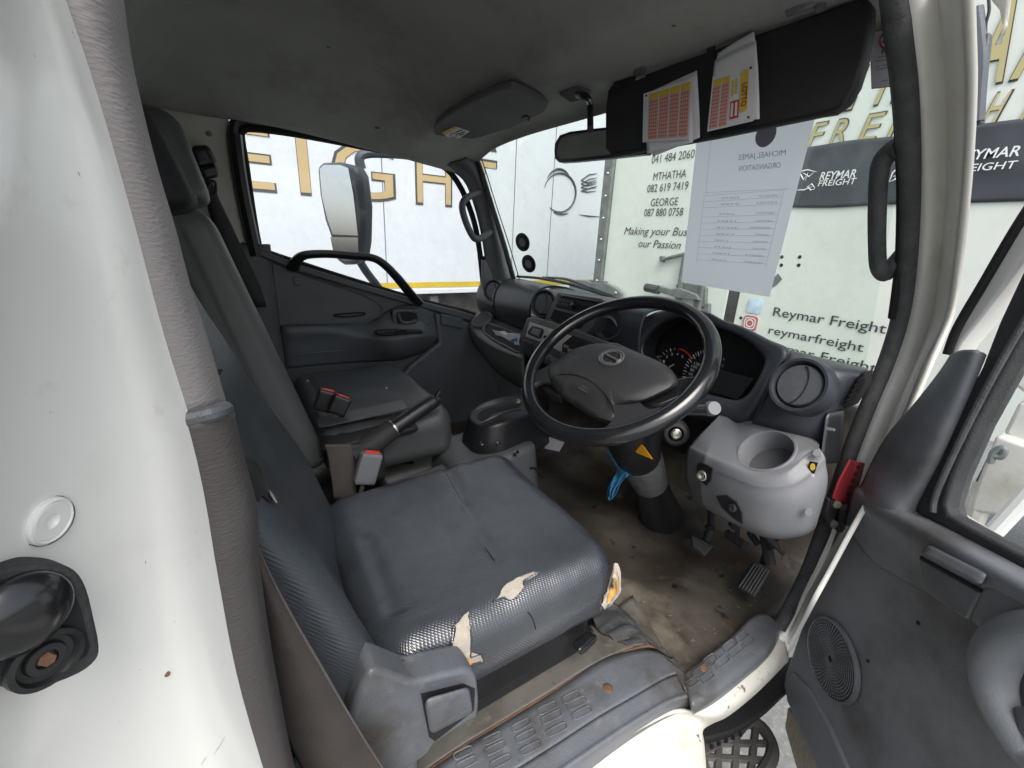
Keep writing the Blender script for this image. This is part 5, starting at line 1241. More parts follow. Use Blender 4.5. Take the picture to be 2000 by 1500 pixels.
F_.append(tuple((len(rings)-1)*n_+j for j in range(n_)))
M_hpad = mat('horn_pad', (.023, .024, .026), .5, bump=.4, bscale=500, var=.15, vscale=14, dirt=[((.07, .068, .064), 16, .56, .8)])
MB().add(V_, F_).build('horn_pad', M_hpad, sw, auto=50, sub=0)
# crease line
tube('pad_crease', [W(x, y, h) for x, y, h in [(1074, 742, .003), (1092, 732, .015), (1118, 731, .019), (1150, 742, .0195), (1178, 765, .018), (1196, 790, .012), (1200, 806, .004)]], .0016, M_hole, sw)
# emblem
ec = W(1194, 698, .0200)
def EP(a, b, o=0): return ec+(WU*b+WV*-a*-1)*1+WN*o
eu = (W(1230, 704, .0165)-W(1160, 692, .0165)).normalized(); ev = WN.cross(eu)
M_emb = mat('emblem_plastic', (.085, .088, .094), .3)
er = .0215
circ = [ec+eu*math.cos(a)*er*1.25+ev*math.sin(a)*er for a in [2*math.pi*i/40 for i in range(40)]]
vs, fs = tube_geo(circ, .0024, 8, True); em = MB().add(vs, fs).build('emblem', M_emb, sw)
circ2 = [ec+eu*math.cos(a)*er*1.02+ev*math.sin(a)*er*.80 for a in [R_(q) for q in range(70, 300, 8)]]
vs, fs = tube_geo(circ2, .0022, 8); MB().add(vs, fs).build('emblem_stroke', M_emb, em)
circ3 = [ec+eu*math.cos(a)*er*1.02+ev*math.sin(a)*er*.80 for a in [R_(q) for q in range(-35, 55, 8)]]
vs, fs = tube_geo(circ3, .0022, 8); MB().add(vs, fs).build('emblem_stroke', M_emb, em)
vs, fs = tube_geo([ec-eu*.018+ev*.006+WN*.001, ec+eu*.018-ev*.006+WN*.001], .0028, 8); MB().add(vs, fs).build('emblem_stroke', M_emb, em)
for s, x0, y0, x1, y1 in [('SRS', 1135, 755, 1147, 762), ('AIRBAG', 1128, 758, 1146, 768)]:
    a = W(x0, y0, .016); b = W(x1, y1, .016); text_fit('pad_lettering', s, a, b, .004, WU, M_trim, sw, .001)
# spokes
def spoke(nm, pts, o0=-.012, m=M_spk, th=.014):
    return prism(nm, [W(x, y, o0) for x, y in pts], WN*th, m, sw, bev=.005, rnd_=2, segs=3)
spoke('spoke', [(1034, 728), (1054, 731), (1080, 722), (1086, 752), (1064, 752), (1044, 762), (1036, 785), (1026, 780), (1026, 745)])
spoke('spoke', [(1198, 790), (1244, 782), (1252, 790), (1262, 803), (1276, 806), (1300, 802), (1290, 826), (1240, 845), (1180, 850), (1190, 838), (1202, 820)])
spoke('spoke', [(1240, 782), (1252, 768), (1310, 752), (1345, 742), (1380, 745), (1372, 768), (1330, 782), (1290, 798), (1260, 795)], -.030, M_gloss, .012)
spoke('spoke', [(1150, 690), (1090, 720), (1060, 745), (1062, 762), (1100, 790)], -.05, M_blk, .03)
rbox('wheel_hub', [WC+WU*a+WV*b+WN*c for c in (-.075, -.01) for b in (-.07, .07) for a in (-.06, .06)], M_blk, sw, r=(.3, .3, .3), n=8)
# column
cl = thing('steering_column', 'dark steering column cover with ignition switch, stalk and ribbed rubber boot', 'steering column')
def CK(k, du=0, dv=0): return WC-WN*k+WU*du+WV*dv
tube('column_cover', [CK(.07), CK(.11), CK(.2, -.015), CK(.30, -.03), CK(.34, -.03)], [.05, .066, .075, .062, .052], M_blk, cl, n=8, seg=20)
bt_ = [CK(.33+i*.0075, -.03) for i in range(19)]
vs, fs = tube_geo(bt_, [.053-(i*.0006)+(.006 if i % 2 else -.001) for i in range(19)], 22); MB().add(vs, fs).build('ribbed_boot', M_seal, cl)
tube('lower_boot', [CK(.46, -.03), CK(.54, -.035), CK(.64, -.04), CK(.70, -.05)], [.046, .052, .064, .072], M_blk, cl, n=6, seg=20)
# ignition
ig0 = PY(1320, 847, .575); iax = Vector((-.6, -.62, .15)).normalized()
vs, fs = lathe_geo([(.034, -.03), (.032, -.004), (.026, .002), (.018, .003), (.017, -.001)], ig0, iax, 30); ign = MB().add(vs, fs).build('ignition_switch', M_blk, cl)
vs, fs = lathe_geo([(.0125, -.004), (.0125, .006), (.009, .008), (.008, .004), (.005, .005), (0, .005)], ig0, iax, 24); MB().add(vs, fs).build('key_barrel', M_chr, ign)
# stalk
s0 = W(1330, 800, -.07); s1 = PX(1384, 799, .80); s2 = PX(1396, 797, .79)
tube('column_stalk', [s0, s0.lerp(s1, .5), s1], [.012, .012, .0135], M_gloss, cl, n=5, seg=14)
tube('stalk_end', [s1, s1.lerp(s2, .5), s2], [.0145, .0155, .0135], M_mut, cl, n=5, seg=14)
prism('warning_label', [PX(x, y, .755) for x, y in [(1212, 858), (1242, 858), (1258, 874), (1274, 897), (1246, 886)]], (.002, 0, 0), M_oran, cl, bev=0)
# pedals
bp = thing('brake_pedal', 'ribbed black brake pedal beside the steering column boot', 'pedal', 'foot pedals')
rbox('pedal_pad', [PX(x, y, v) for x, y, v in [(1350, 1070, .93), (1375, 1088, .93), (1350, 1070, .945), (1375, 1088, .945), (1352, 1042, .96), (1395, 1066, .96), (1352, 1042, .975), (1395, 1066, .975)]], M_rub, bp, r=(.25, .4, .25), n=8)
for k in range(5):
    t = k/4; tube('pedal_rib', [PX(1353+t*1, 1049+t*16, .951-t*.022), PX(1390-t*12, 1068+t*14, .951-t*.022)], .0022, M_trim, bp, smooth_path=False)
tube('pedal_arm', [PX(1378, 1056, .98), PX(1388, 1030, 1.0), PX(1390, 990, 1.0)], .010, M_blk, bp)
ap = thing('accelerator_pedal', 'ribbed black accelerator pedal standing on the floor mat near the sill', 'pedal', 'foot pedals')
ac = [(1448, 1160), (1476, 1168), (1505, 1110), (1476, 1097)]
rbox('pedal_pad', [PX(x, y, v) for x, y, v in [(1437, 1146, .93), (1474, 1170, .93), (1437, 1146, .95), (1474, 1170, .95), (1470, 1094, .965), (1508, 1112, .965), (1470, 1094, .985), (1508, 1112, .985)]], M_rub, ap, r=(.35, .4, .25), n=8)
for k in range(6):
    t = (k+.6)/6.2; a = PX(1440+34*t, 1145+22*t, .926); b = PX(1472+34*t, 1098+16*t, .958); tube('pedal_rib', [a.lerp(b, .04), a.lerp(b, .97)], .0020, M_seal, ap, smooth_path=False)
tube('pedal_arm', [PX(1490, 1102, .99), PX(1500, 1070, .98), PX(1515, 1020, .95)], .008, M_blk, ap)
um = MB()
for i in range(16):
    x, y = rnd.uniform(1375, 1530), rnd.uniform(985, 1060)
    a = PX(x, y, rnd.uniform(.90, 1.0)); b = a+Vector((rnd.uniform(-.03, .03), rnd.uniform(-.06, .06), rnd.uniform(-.06, .03)))
    vs, fs = tube_geo([a, b], rnd.uniform(.004, .012), 7); um.add(vs, fs)
uw = um.build('under_dash_linkage', M_hole, da); uw['kind'] = 'stuff'
# ================================================================== things on the headliner and windscreen
sv_ = thing('sun_visor', 'black driver sun visor folded down with lottery slips tucked into it', 'sun visor')
VX = .775
def V(px, py, o=0): return PX(px, py, VX-o)
vo = [(1181, 290), (1181, 215), (1186, 175), (1200, 157), (1240, 147), (1250, 148), (1330, 118), (1460, 72), (1590, 26), (1688, -8), (1701, 12), (1699, 62), (1690, 112), (1673, 168), (1652, 203), (1625, 222), (1600, 226), (1400, 268), (1195, 306)]
prism('visor_board', [V(*p) for p in vo], (.022, 0, 0), M_visor, sv_, bev=.006)
prism('elastic_band', [V(x, y, .003) for x, y in [(1381, 95), (1396, 90), (1386, 271), (1372, 274)]], (.002, 0, 0), M_visor, sv_, bev=0)
tube('visor_edge_stitch', [V(x, y, .001) for x, y in [(1192, 300), (1300, 281), (1400, 262), (1600, 220), (1645, 203)]], .0012, M_hole, sv_)
cp = rbox('visor_clip', [PX(x, y, v) for x, y, v in [(1238, 152, .765), (1260, 146, .765), (1238, 152, .79), (1260, 146, .79), (1236, 118, .75), (1258, 112, .75), (1236, 118, .80), (1258, 112, .80)]], M_gvis, sv_, r=(.3, .3, .3), n=6)
prism('clip_spring', [V(x, y, .012) for x, y in [(1240, 150), (1258, 144), (1260, 150), (1242, 157)]], (.003, 0, 0), M_chr, sv_, bev=.001)
tube('visor_pivot', [V(1540, 22, .02), V(1580, 8, .02), V(1600, -4, .01), V(1602, 20, .01)], .007, M_galv, sv_)
def quadf(c4, o):    # c4: TL, TR, BR, BL in picture order, on the visor plane
    P4 = [V(x, y, o) for x, y in c4]
    def f(u, v, d=0): return P4[0].lerp(P4[1], u).lerp(P4[3].lerp(P4[2], u), v)+Vector((-d, 0, 0))
    return f
def rect(f, u0, v0, u1, v1, m, par, nm, d):
    return MB().add([f(u0, v0, d), f(u1, v0, d), f(u1, v1, d), f(u0, v1, d)], [(0, 1, 2, 3)]).build(nm, m, par, smooth=False)
def sheetq(c4, o, nm, m, par, curl=.004):
    f = quadf(c4, o); rows = [[f(i/5, j/5, curl*math.sin(i/5*2.5+j*.6)) for i in range(6)] for j in range(6)]
    return grid(nm, rows, m, par, th=.0006, sub=1)
sa = thing('lottery_slip', 'left bundle of pink and yellow lottery slips tucked behind the black visor band', 'paper slip', 'lottery slips on the visor')
for c4, o, cu_ in [([(1268, 181), (1362, 138), (1366, 268), (1275, 306)], .006, .002), ([(1262, 186), (1350, 158), (1352, 278), (1264, 300)], .010, .002)]:
    sheetq(c4, o, 'slip_sheet', M_paper, sa, cu_)
c4 = [(1257, 183), (1353, 152), (1346, 272), (1255, 278)]
f = quadf(c4, .014); prism('slip_sheet', [f(0, 0), f(1, 0), f(1, 1), f(0, 1)], (.0012, 0, 0), M_paper, sa, bev=0)
def columns(f, us, v0, vh, v1, par):
    for (a, b) in us:
        rect(f, a, v0, b, vh, M_slipy, par, 'slip_header', .001)
        rect(f, a, vh, b, v1, M_pink, par, 'slip_field', .001)
        k = MB()
        for r in range(11):
            for c_ in range(4):
                u0 = a+(b-a)*(.10+c_*.22); v = vh+(v1-vh)*(.04+r*.088)
                k.add([f(u0, v, .002), f(u0+(b-a)*.13, v, .002), f(u0+(b-a)*.13, v+(v1-vh)*.045, .002), f(u0, v+(v1-vh)*.045, .002)], [(0, 1, 2, 3)])
        q = k.build('slip_marks', M_pmark, par, smooth=False); q['kind'] = 'stuff'
columns(f, [(.13, .34), (.36, .56), (.58, .77), (.79, .97)], .05, .17, .95, sa)
rect(f, .05, .04, .09, .08, M_hole, sa, 'registration_mark', .001)
sb = thing('lottery_slip', 'right bundle of lottery slips with a yellow LOTTO mark sticking up from the visor', 'paper slip', 'lottery slips on the visor')
sheetq([(1402, 104), (1474, 62), (1480, 150), (1396, 170)], .006, 'slip_sheet', M_paper, sb, .003)
sheetq([(1396, 118), (1478, 80), (1482, 232), (1388, 240)], .010, 'slip_sheet', M_paper, sb, .003)
c4 = [(1392, 150), (1474, 121), (1471, 236), (1381, 257)]
f = quadf(c4, .014); prism('slip_sheet', [f(0, 0), f(1, 0), f(1.03, .5), f(1, 1), f(0, 1)], (.0012, 0, 0), M_paper, sb, bev=0)
columns(f, [(.05, .24), (.27, .45)], .08, .20, .97, sb)
prism('logo_pill', [f(.80+.085*math.cos(a)*1.0, .44+(.30 if math.sin(a) > 0 else -.30)+.06*math.sin(a), .002) for a in [i*.3142 for i in range(20)]], (.0008, 0, 0), M_slipy, sb, bev=0)
text_fit('slip_lettering', 'LOTTO', f(.77, .32, .003), f(.765, .72, .003), .0085, f(1, .5)-f(0, .5), M_redl, sb, .0006, offset=.02)
rect(f, .50, .56, .70, .88, M_slipr, sb, 'red_box', .001); rect(f, .53, .60, .58, .84, M_paper, sb, 'box_mark', .002); rect(f, .62, .60, .67, .84, M_paper, sb, 'box_mark', .002)
for (u0, v0, v1) in [(.50, .20, .48), (.58, .18, .46)]:
    k = MB()
    for r in range(5): vv = v0+(v1-v0)*r/5; k.add([f(u0, vv, .001), f(u0+.055, vv, .001), f(u0+.055, vv+.045, .001), f(u0, vv+.045, .001)], [(0, 1, 2, 3)])
    q = k.build('slip_marks', M_slipy, sb, smooth=False); q['kind'] = 'stuff'
rect(f, .90, .06, .95, .10, M_hole, sb, 'registration_mark', .001); rect(f, .88, .90, .93, .94, M_hole, sb, 'registration_mark', .001)
# passenger side visor folded up against the headliner
gv = thing('sun_visor', 'grey passenger sun visor folded up flat against the headliner with a yellow label', 'sun visor')
zv = .318
go_ = [(849, 258), (852, 245), (880, 224), (930, 196), (975, 176), (1000, 172), (1030, 183), (1062, 201), (1070, 210), (1062, 220), (1030, 236), (1000, 250), (940, 268), (900, 277), (870, 278), (852, 270)]
prism('visor_board', [PZ(x, y, zv) for x, y in go_], (0, 0, .016), M_gvis, gv, bev=.004)
tube('finger_notch', [PZ(x, y, zv-.001) for x, y in [(1020, 230), (1026, 226), (1034, 229), (1032, 235)]], .0022, M_hole, gv)
lb = prism('warning_label', [PZ(x, y, zv-.002) for x, y in [(863, 259), (888, 247), (917, 257), (896, 271), (876, 270)]], (0, 0, .001), M_paper, gv, bev=0)
prism('label_yellow_band', [PZ(x, y, zv-.003) for x, y in [(863, 259), (888, 247), (894, 249), (869, 263)]], (0, 0, .0005), M_slipy, lb, bev=0)
tube('label_symbol', [PZ(886+6.5*math.cos(a), 264.5+4.5*math.sin(a), zv-.0035) for a in [i*.524 for i in range(12)]], .0009, M_redl, lb, closed=True, n=1)
for (a, b, c_, d_) in [((890, 258), (903, 254), .0012, 0), ((893, 262), (908, 257), .0012, 0), ((898, 264), (906, 261), .0016, 0)]:
    tube('label_mark', [PZ(*a, zv-.003), PZ(*b, zv-.003)], c_, M_ink, lb, smooth_path=False)
# interior mirror
im = thing('rear_view_mirror', 'black interior rear-view mirror hanging from the headliner on a curved stalk', 'mirror')
rbox('mirror_base', box8(PX(1124, 176, .76), .05, .075, .028, 0, .25, 0), M_gvis, im, r=(.5, .4, .5), n=12)
tube('mirror_stalk', [PX(1128, 184, .72), PX(1146, 190, .725), PX(1152, 205,  .80), PX(1153, 252, .74)], .0075, M_blk, im, n=6)
mo = [(1081, 296), (1082, 280), (1092, 263), (1112, 256), (1150, 251), (1188, 247), (1260, 240), (1262, 300), (1188, 308), (1120, 315), (1090, 317), (1082, 310)]
prism('mirror_housing', [PX(x, y,  .80) for x, y in mo], (.03, .006, 0), M_blk, im, bev=.006)
MB().add(*sheet_geo([PX(x, y, .797) for x, y in [(1088, 294), (1090, 281), (1098, 268), (1114, 262), (1188, 253), (1258, 247), (1256, 294), (1188, 302), (1120, 309), (1094, 310), (1089, 304)]])).build('mirror_glass', M_mirr, im, smooth=False)
# document taped to the glass
pp = thing('document_sheet', 'white document sheet with faint show-through printing stuck on the windscreen', 'paper sheet')
D4 = [(1362, 262), (1593, 226), (1503, 580), (1331, 551)]
def DQ(u, v, off=.008):
    x = (D4[0][0]*(1-u)+D4[1][0]*u)*(1-v)+(D4[3][0]*(1-u)+D4[2][0]*u)*v; y = (D4[0][1]*(1-u)+D4[1][1]*u)*(1-v)+(D4[3][1]*(1-u)+D4[2][1]*u)*v
    return onws(x, y, off)
grid('sheet', [[DQ(i/8, j/8) for i in range(9)] for j in range(9)], M_ptr, pp, th=0, sub=1)
def dline(u0, v0, u1, v1, r=.00022):
    n = 5; vs, fs = tube_geo([DQ(u0+(u1-u0)*i/n, v0+(v1-v0)*i/n, .0095) for i in range(n+1)], r, 4); MB().add(vs, fs).build('printed_rule', M_pink_ink, pp)
for v in [.42, .46, .50, .56, .60, .64, .68, .72, .76, .80, .84]: dline(.13, v, .88, v-.015)
dline(.12, .02, .14, .40); dline(.12, .40, .92, .40); dline(.13, .42, .14, .86); dline(.88, .40, .88, .84)
def dtext(s, u0, u1, v, h, off=.003):
    a = DQ(u0, v, .0095); b = DQ(u1, v, .0095)
    text_fit('printed_line', s, a, b, h, DQ(u0, v-.1)-DQ(u0, v), M_pink_ink, pp, .001, mirror=True)
dtext('MICHAEL JAMES', .40, .82, .205, .0095, .01); dtext('ORGANISATION', .42, .80, .275, .0095, .01)
for v in [.44, .48, .54, .585, .625, .665, .705, .745, .785, .825]:
    dtext(rnd.choice(['NUMBER', 'DETAILS', 'ADDRESS', 'VEHICLE']), .62+rnd.uniform(0, .08), .84, v, .0035, .0); dtext(rnd.choice(['ITEM', 'DATE', 'TYPE']), .30, .42+rnd.uniform(0, .08), v+.005, .0035, .0)
M_shad = mat('badge_grey', (.28, .29, .34), .8)
prism('badge', [DQ(.60+.085*math.cos(a)*(1 if abs(math.cos(a)) < .8 else 1.05), .07+.075*math.sin(a), .0095) for a in [i*.3142 for i in range(20)]], (-.0005, 0, 0), M_shad, pp, bev=0)
# licence disc holders
for k, (x, y, lab) in enumerate([(1021, 473, 'upper of two round black disc holders stuck low on the windscreen'), (1033, 515, 'lower of two round black disc holders stuck low on the windscreen')]):
    dh = thing('disc_holder', lab, 'disc holder', 'disc holders on the windscreen')
    c_ = onws(x, y, .006); nx = Vector((-.93, -.25, -.25)).normalized()
    vs, fs = lathe_geo([(.0345, 0), (.034, .003), (.030, .004), (.016, .004)], c_, nx, 32); MB().add(vs, fs).build('holder_ring', M_blk, dh)
    vs, fs = lathe_geo([(.0165, .0035), (0, .0035)], c_, nx, 24); MB().add(vs, fs).build('paper_centre', M_mut, dh)
# service sticker at the top right of the glass
hk = thing('service_sticker', 'white and red service sticker at the right top corner of the windscreen', 'sticker')
def SK(u, v, off=.008):
    c4 = [(1698, 62), (1775, 48), (1770, 166), (1702, 174)]
    x = (c4[0][0]*(1-u)+c4[1][0]*u)*(1-v)+(c4[3][0]*(1-u)+c4[2][0]*u)*v; y = (c4[0][1]*(1-u)+c4[1][1]*u)*(1-v)+(c4[3][1]*(1-u)+c4[2][1]*u)*v
    return onws(x, y, off)
prism('sticker_border', [SK(u, v, .006) for u, v in ((0, 0), (1, 0), (1, 1), (0, 1))], (.0008, 0, 0), mat('sticker_red', (.42, .12, .12), .6), hk, bev=0)
prism('sticker_face', [SK(u, v, .0075) for u, v in ((.02, .02), (1, .02), (1, .985), (.02, .985))], (.0008, 0, 0), M_ptr, hk, bev=0)
vs, fs = tube_geo([SK(.50+.24*math.cos(a), .20+.15*math.sin(a), .009) for a in [i*.3142 for i in range(20)]], .0011, 5, True); MB().add(vs, fs).build('sticker_logo', M_redl, hk)
vs, fs = tube_geo([SK(.32, .22, .009), SK(.68, .18, .009)], .001, 5); MB().add(vs, fs).build('sticker_logo', M_redl, hk)
a, b = SK(.30, .42, .009), SK(.80, .40, .009); text_fit('sticker_lettering', 'HINO', a, b, .006, UP, M_ink, hk, .001, offset=.03)
for v, s, u0, u1 in [(.49, 'Hino East', .22, .74), (.55, 'Service is our', .14, .86), (.64, 'your vehicle has been', .10, .9), (.69, 'serviced with care', .14, .86), (.90, 'next service', .3, .8)]:
    text_fit('sticker_lettering', s, SK(u0, v, .009), SK(u1, v-.015, .009), .0028, UP, M_ink, hk, .001)
# wiper resting outside the glass
wp = thing('wiper', 'black windscreen wiper lying along the bottom left of the glass', 'wiper')
wpts = [(1010, 540, -.02), (1050, 543, -.022), (1100, 552, -.024), (1150, 566, -.026), (1210, 586, -.026)]
tube('wiper_blade', [onws(x, y, o) for x, y, o in wpts], .0055, M_blk, wp)
tube('wiper_arm', [onws(x, y+o2, o) for x, y, o2, o in [(1060, 542, 0, -.035), (1105, 545, 0, -.04), (1150, 560, 0, -.04), (1200, 578, 0, -.035)]], .005, M_trim, wp)
# ---- exterior passenger mirror
em_ = thing('side_mirror', 'tall exterior mirror with blue-grey housing outside the passenger window', 'mirror')
MY = 2.02
MO = PY(660, 420, MY); MN = Vector((-.84, -.54, .03)).normalized()
def MP(x, y, o=0): return PN(x, y, MO+MN*o, MN)
prism('mirror_housing', [MP(*p) for p in [(617, 325), (628, 316), (660, 315), (690, 322), (700, 340), (708, 400), (707, 470), (702, 505), (690, 516), (668, 517), (654, 508), (646, 470), (632, 430), (622, 380)]], -MN*.07, M_mirh, em_, bev=.02, segs=4)
MB().add(*sheet_geo([MP(x, y, .003) for x, y in [(624, 330), (632, 322), (664, 322), (680, 328), (690, 380), (699, 460), (650, 458), (640, 430), (629, 385)]])).build('mirror_glass', M_mirr, em_, smooth=False)
MB().add(*sheet_geo([MP(x, y, .003) for x, y in [(645, 463), (699, 464), (700, 490), (694, 508), (672, 511), (656, 504), (650, 488)]])).build('wide_angle_glass', M_mirr, em_, smooth=False)
tube('mirror_arm', [PY(x, y, 2.06) for x, y in [(706, 330), (702, 310), (714, 300), (750, 299), (800, 303), (830, 312)]], .020, M_mirh, em_)
tube('mirror_arm', [PY(x, y, 2.06) for x, y in [(700, 505), (715, 530), (735, 556), (748, 575)]], .018, M_mirh, em_)
# ---- loose things
rg_ = thing('blue_cloth', 'torn bright blue cloth hanging under the steering wheel', 'cloth')
rows = []
for (y, a, b, v) in [(874, 1183, 1236, .80), (890, 1190, 1242, .80), (906, 1202, 1240, .795), (920, 1206, 1236, .80), (932, 1200, 1226, .80), (946, 1190, 1212, .80), (960, 1186, 1204, .80), (976, 1188, 1196, .80)]:
    rows.append([PX(a+(b-a)*i/6, y+rnd.uniform(-3, 3), v+.018*noise.noise(Vector((i*.9, y*.06, 0)))) for i in range(7)])
grid('cloth', rows, M_blueRag, rg_, th=.002, sub=2)
cdp = thing('card', 'small pale blue card lying against the grey floor console', 'card')
prism('card_sheet', [PX(x, y, .74) for x, y in [(1060, 856), (1072, 853), (1102, 864), (1092, 882), (1064, 876)]], (.001, 0, 0), M_paper, cdp, bev=0)
pt2 = thing('paper_stack', 'crumpled white papers lying in the passenger side dash tray', 'papers')
for k, (c4, X0) in enumerate([([(953, 650), (985, 646), (1012, 668), (976, 672)], .868), ([(962, 644), (1004, 655), (1014, 684), (984, 682)], .862), ([(990, 650), (1016, 652), (1014, 676), (1000, 684)], .858)]):
    P4 = [PX(x, y, X0) for x, y in c4]
    rows = [[P4[0].lerp(P4[1], i/5).lerp(P4[3].lerp(P4[2], i/5), j/5)+Vector((-.008*noise.noise(Vector((i*.8, j*.8, k*5))), 0, .006*noise.noise(Vector((i, j, k*3+9))))) for i in range(6)] for j in range(6)]
    grid('paper_sheet', rows, M_paper if k != 1 else M_lwhite, pt2, th=.0006, sub=1)
prism('blue_print', [PX(x, y, .855) for x, y in [(996, 664), (1010, 660), (1009, 668), (1000, 671)]], (.001, 0, 0), M_blueRag, pt2, bev=0)
scp = tag(prism('paper_scrap', [PZ(x, y, z) for x, y, z in [(1525, 1083, -.70), (1532, 1080, -.69), (1540, 1095, -.69), (1553, 1106, -.69), (1550, 1116, -.70), (1538, 1108, -.70), (1528, 1098, -.70)]], (0, 0, .002), mat('scrap_grey', (.36, .36, .34), .8, var=.3, vscale=60), None, bev=0), 'pale crumpled paper scrap wedged beside the front door seal', 'paper scrap')
deb = MB()
for i in range(34):
    x, y = rnd.uniform(1230, 1500), rnd.uniform(1130, 1290)
    p = PZ(x, y, -.80); p.z = -.797
    a = rnd.uniform(0, 6.28); l_ = rnd.uniform(.002, .007)
    vs, fs = tube_geo([p, p+Vector((math.cos(a)*l_, math.sin(a)*l_, .001))], rnd.uniform(.0006, .0014), 4); deb.add(vs, fs)
dd_ = deb.build('floor_debris', mat('debris', (.12, .09, .06), .9, var=.6, vscale=90), None); dd_['kind'] = 'stuff'; dd_['label'] = 'small crumbs and bits of dry grass scattered on the floor mat'
dd_['category'] = 'debris'
# red label and hinge on the front pillar
rl = thing('red_label', 'bright red label on the white front door pillar above the hinge', 'label')
def RL(x, y, o=0): return PY(x, y, .262-o)
prism('label_sheet', [RL(*p) for p in [(1662, 899), (1690, 905), (1672, 972), (1656, 986), (1628, 974), (1640, 940)]], (0, .004, 0), M_redl, rl, bev=.001)
for k in range(5):
    q = (1680-k*5.2, 912+k*13)
    prism('label_mark', [RL(q[0]-4, q[1]-3, .002), RL(q[0]+1, q[1]-1.5, .002), RL(q[0]-1.5, q[1]+5, .002), RL(q[0]-6, q[1]+3, .002)], (0, .001, 0), M_hole, rl, bev=0)
def HG(x, y, o=0): return PY(x, y, .262-o)
hg = prism('door_hinge', [HG(*p) for p in [(1622, 975), (1652, 984), (1650, 1002), (1642, 1038), (1620, 1030), (1614, 1008)]], (0, .02, 0), M_blk, cab, bev=.003)
for (x, y) in [(1632, 984), (1626, 1022)]:
    vs, fs = lathe_geo([(.0085, 0), (.008, .005), (.005, .006), (0, .006)], HG(x, y, .001), (-.5, -.8, .1), 8); MB().add(vs, fs).build('hinge_bolt', M_chr, hg)
tube('hinge_pin', [HG(1646, 990, .006), HG(1640, 1035, .006)], .007, M_blk, hg, smooth_path=False)
# grab handle on the driver side pillar
tube('grab_handle', [PY(x, y, v) for x, y, v in [(1764, 286, .30), (1745, 293, .315), (1724, 314, .325), (1716, 350, .328), (1713, 420, .328), (1713, 480, .328), (1716, 520, .325), (1728, 536, .322), (1742, 520, .312), (1764, 500, .30)]], [.016, .015, .0135, .0125, .0125, .0125, .013, .013, .013, .016], M_seal, cab, n=6, seg=16)
# ================================================================== driver's door standing open
dd = thing('driver_door', 'open grey-trimmed driver door with round speaker grille, armrest and window', 'truck door')
DO = Vector((1.0, .27, 0)); DN = Vector((-math.sin(R_(52)), math.cos(R_(52)), 0))
def DP(px, py, o=0): return PN(px, py, DO+DN*o, DN)
prism('door_trim_panel', [DP(*p) for p in [(1664, 962), (1640, 1010), (1600, 1120), (1560, 1235), (1532, 1318), (1528, 1338), (1540, 1375), (1572, 1440), (1600, 1500), (1650, 1620), (2150, 1650), (2150, 1200), (2010, 1118), (1786, 1000), (1700, 955)]], -DN*.04, M_ddoor, dd, bev=.008)
prism('lower_border', [DP(x, y, .006) for x, y in [(1530, 1330), (1548, 1312), (1580, 1345), (1620, 1420), (1680, 1560), (1700, 1640), (1655, 1640), (1600, 1510), (1570, 1445), (1536, 1370)]], -DN*.02, M_ddoor, dd, bev=.006)
prism('outer_skin', [DP(*p, -.055) for p in [(1690, 945), (1560, 1330), (1562, 1380), (1700, 1650), (2150, 1650), (2150, 1190), (1850, 1000)]], -DN*.03, M_whited, dd, bev=.004)
prism('door_bottom_seam', [DP(*p, -.01) for p in [(1538, 1380), (1552, 1400), (1580, 1460), (1640, 1600), (1600, 1640), (1575, 1560), (1552, 1490), (1532, 1420)]], -DN*.03, M_wood, dd, bev=.004)
# waist shelf under the window
ws = [[(1690, 948, -.01), (1740, 972, -.01), (1790, 1000, -.01), (1900, 1056, -.01), (2010, 1116, -.01), (2150, 1200, -.01)],
      [(1672, 956, .020), (1725, 984, .024), (1775, 1010, .028), (1888, 1068, .03), (2005, 1130, .03), (2150, 1210, .03)],
      [(1664, 972, .012), (1712, 1000, .032), (1765, 1030, .040), (1868, 1080, .048), (1990, 1150, .05), (2150, 1240, .05)],
      [(1656, 996, .004), (1704, 1040, .016), (1760, 1075, .024), (1850, 1120, .03), (1970, 1190, .03), (2150, 1290, .03)],
      [(1650, 1016, .001), (1700, 1090, .003), (1760, 1130, .004), (1845, 1175, .006), (1960, 1240, .006), (2150, 1340, .006)]]
grid('waist_shelf', [[DP(*p) for p in r] for r in ws], M_ddoor, dd, th=.006, sub=3)
# mirror sail triangle
sl2 = [[(1862, 694, .012), (1885, 684, .02), (1908, 684, .02), (1921, 692, .008)],
       [(1838, 730, .010), (1862, 728, .018), (1890, 730, .018), (1904, 735, .008)],
       [(1790, 790, .010), (1818, 800, .018), (1850, 812, .018), (1870, 820, .008)],
       [(1738, 850, .010), (1770, 870, .020), (1812, 890, .019), (1834, 900, .008)],
       [(1706, 905, .010), (1738, 930, .020), (1780, 950, .020), (1804, 955, .008)],
       [(1686, 948, .010), (1714, 968, .030), (1752, 985, .028), (1784, 1000, .006)],
       [(1666, 962, .010), (1706, 994, .026), (1750, 1012, .026), (1790, 1014, .006)]]
grid('sail_panel', [[DP(*p) for p in r] for r in sl2], M_ddoor, dd, th=.008, sub=3)
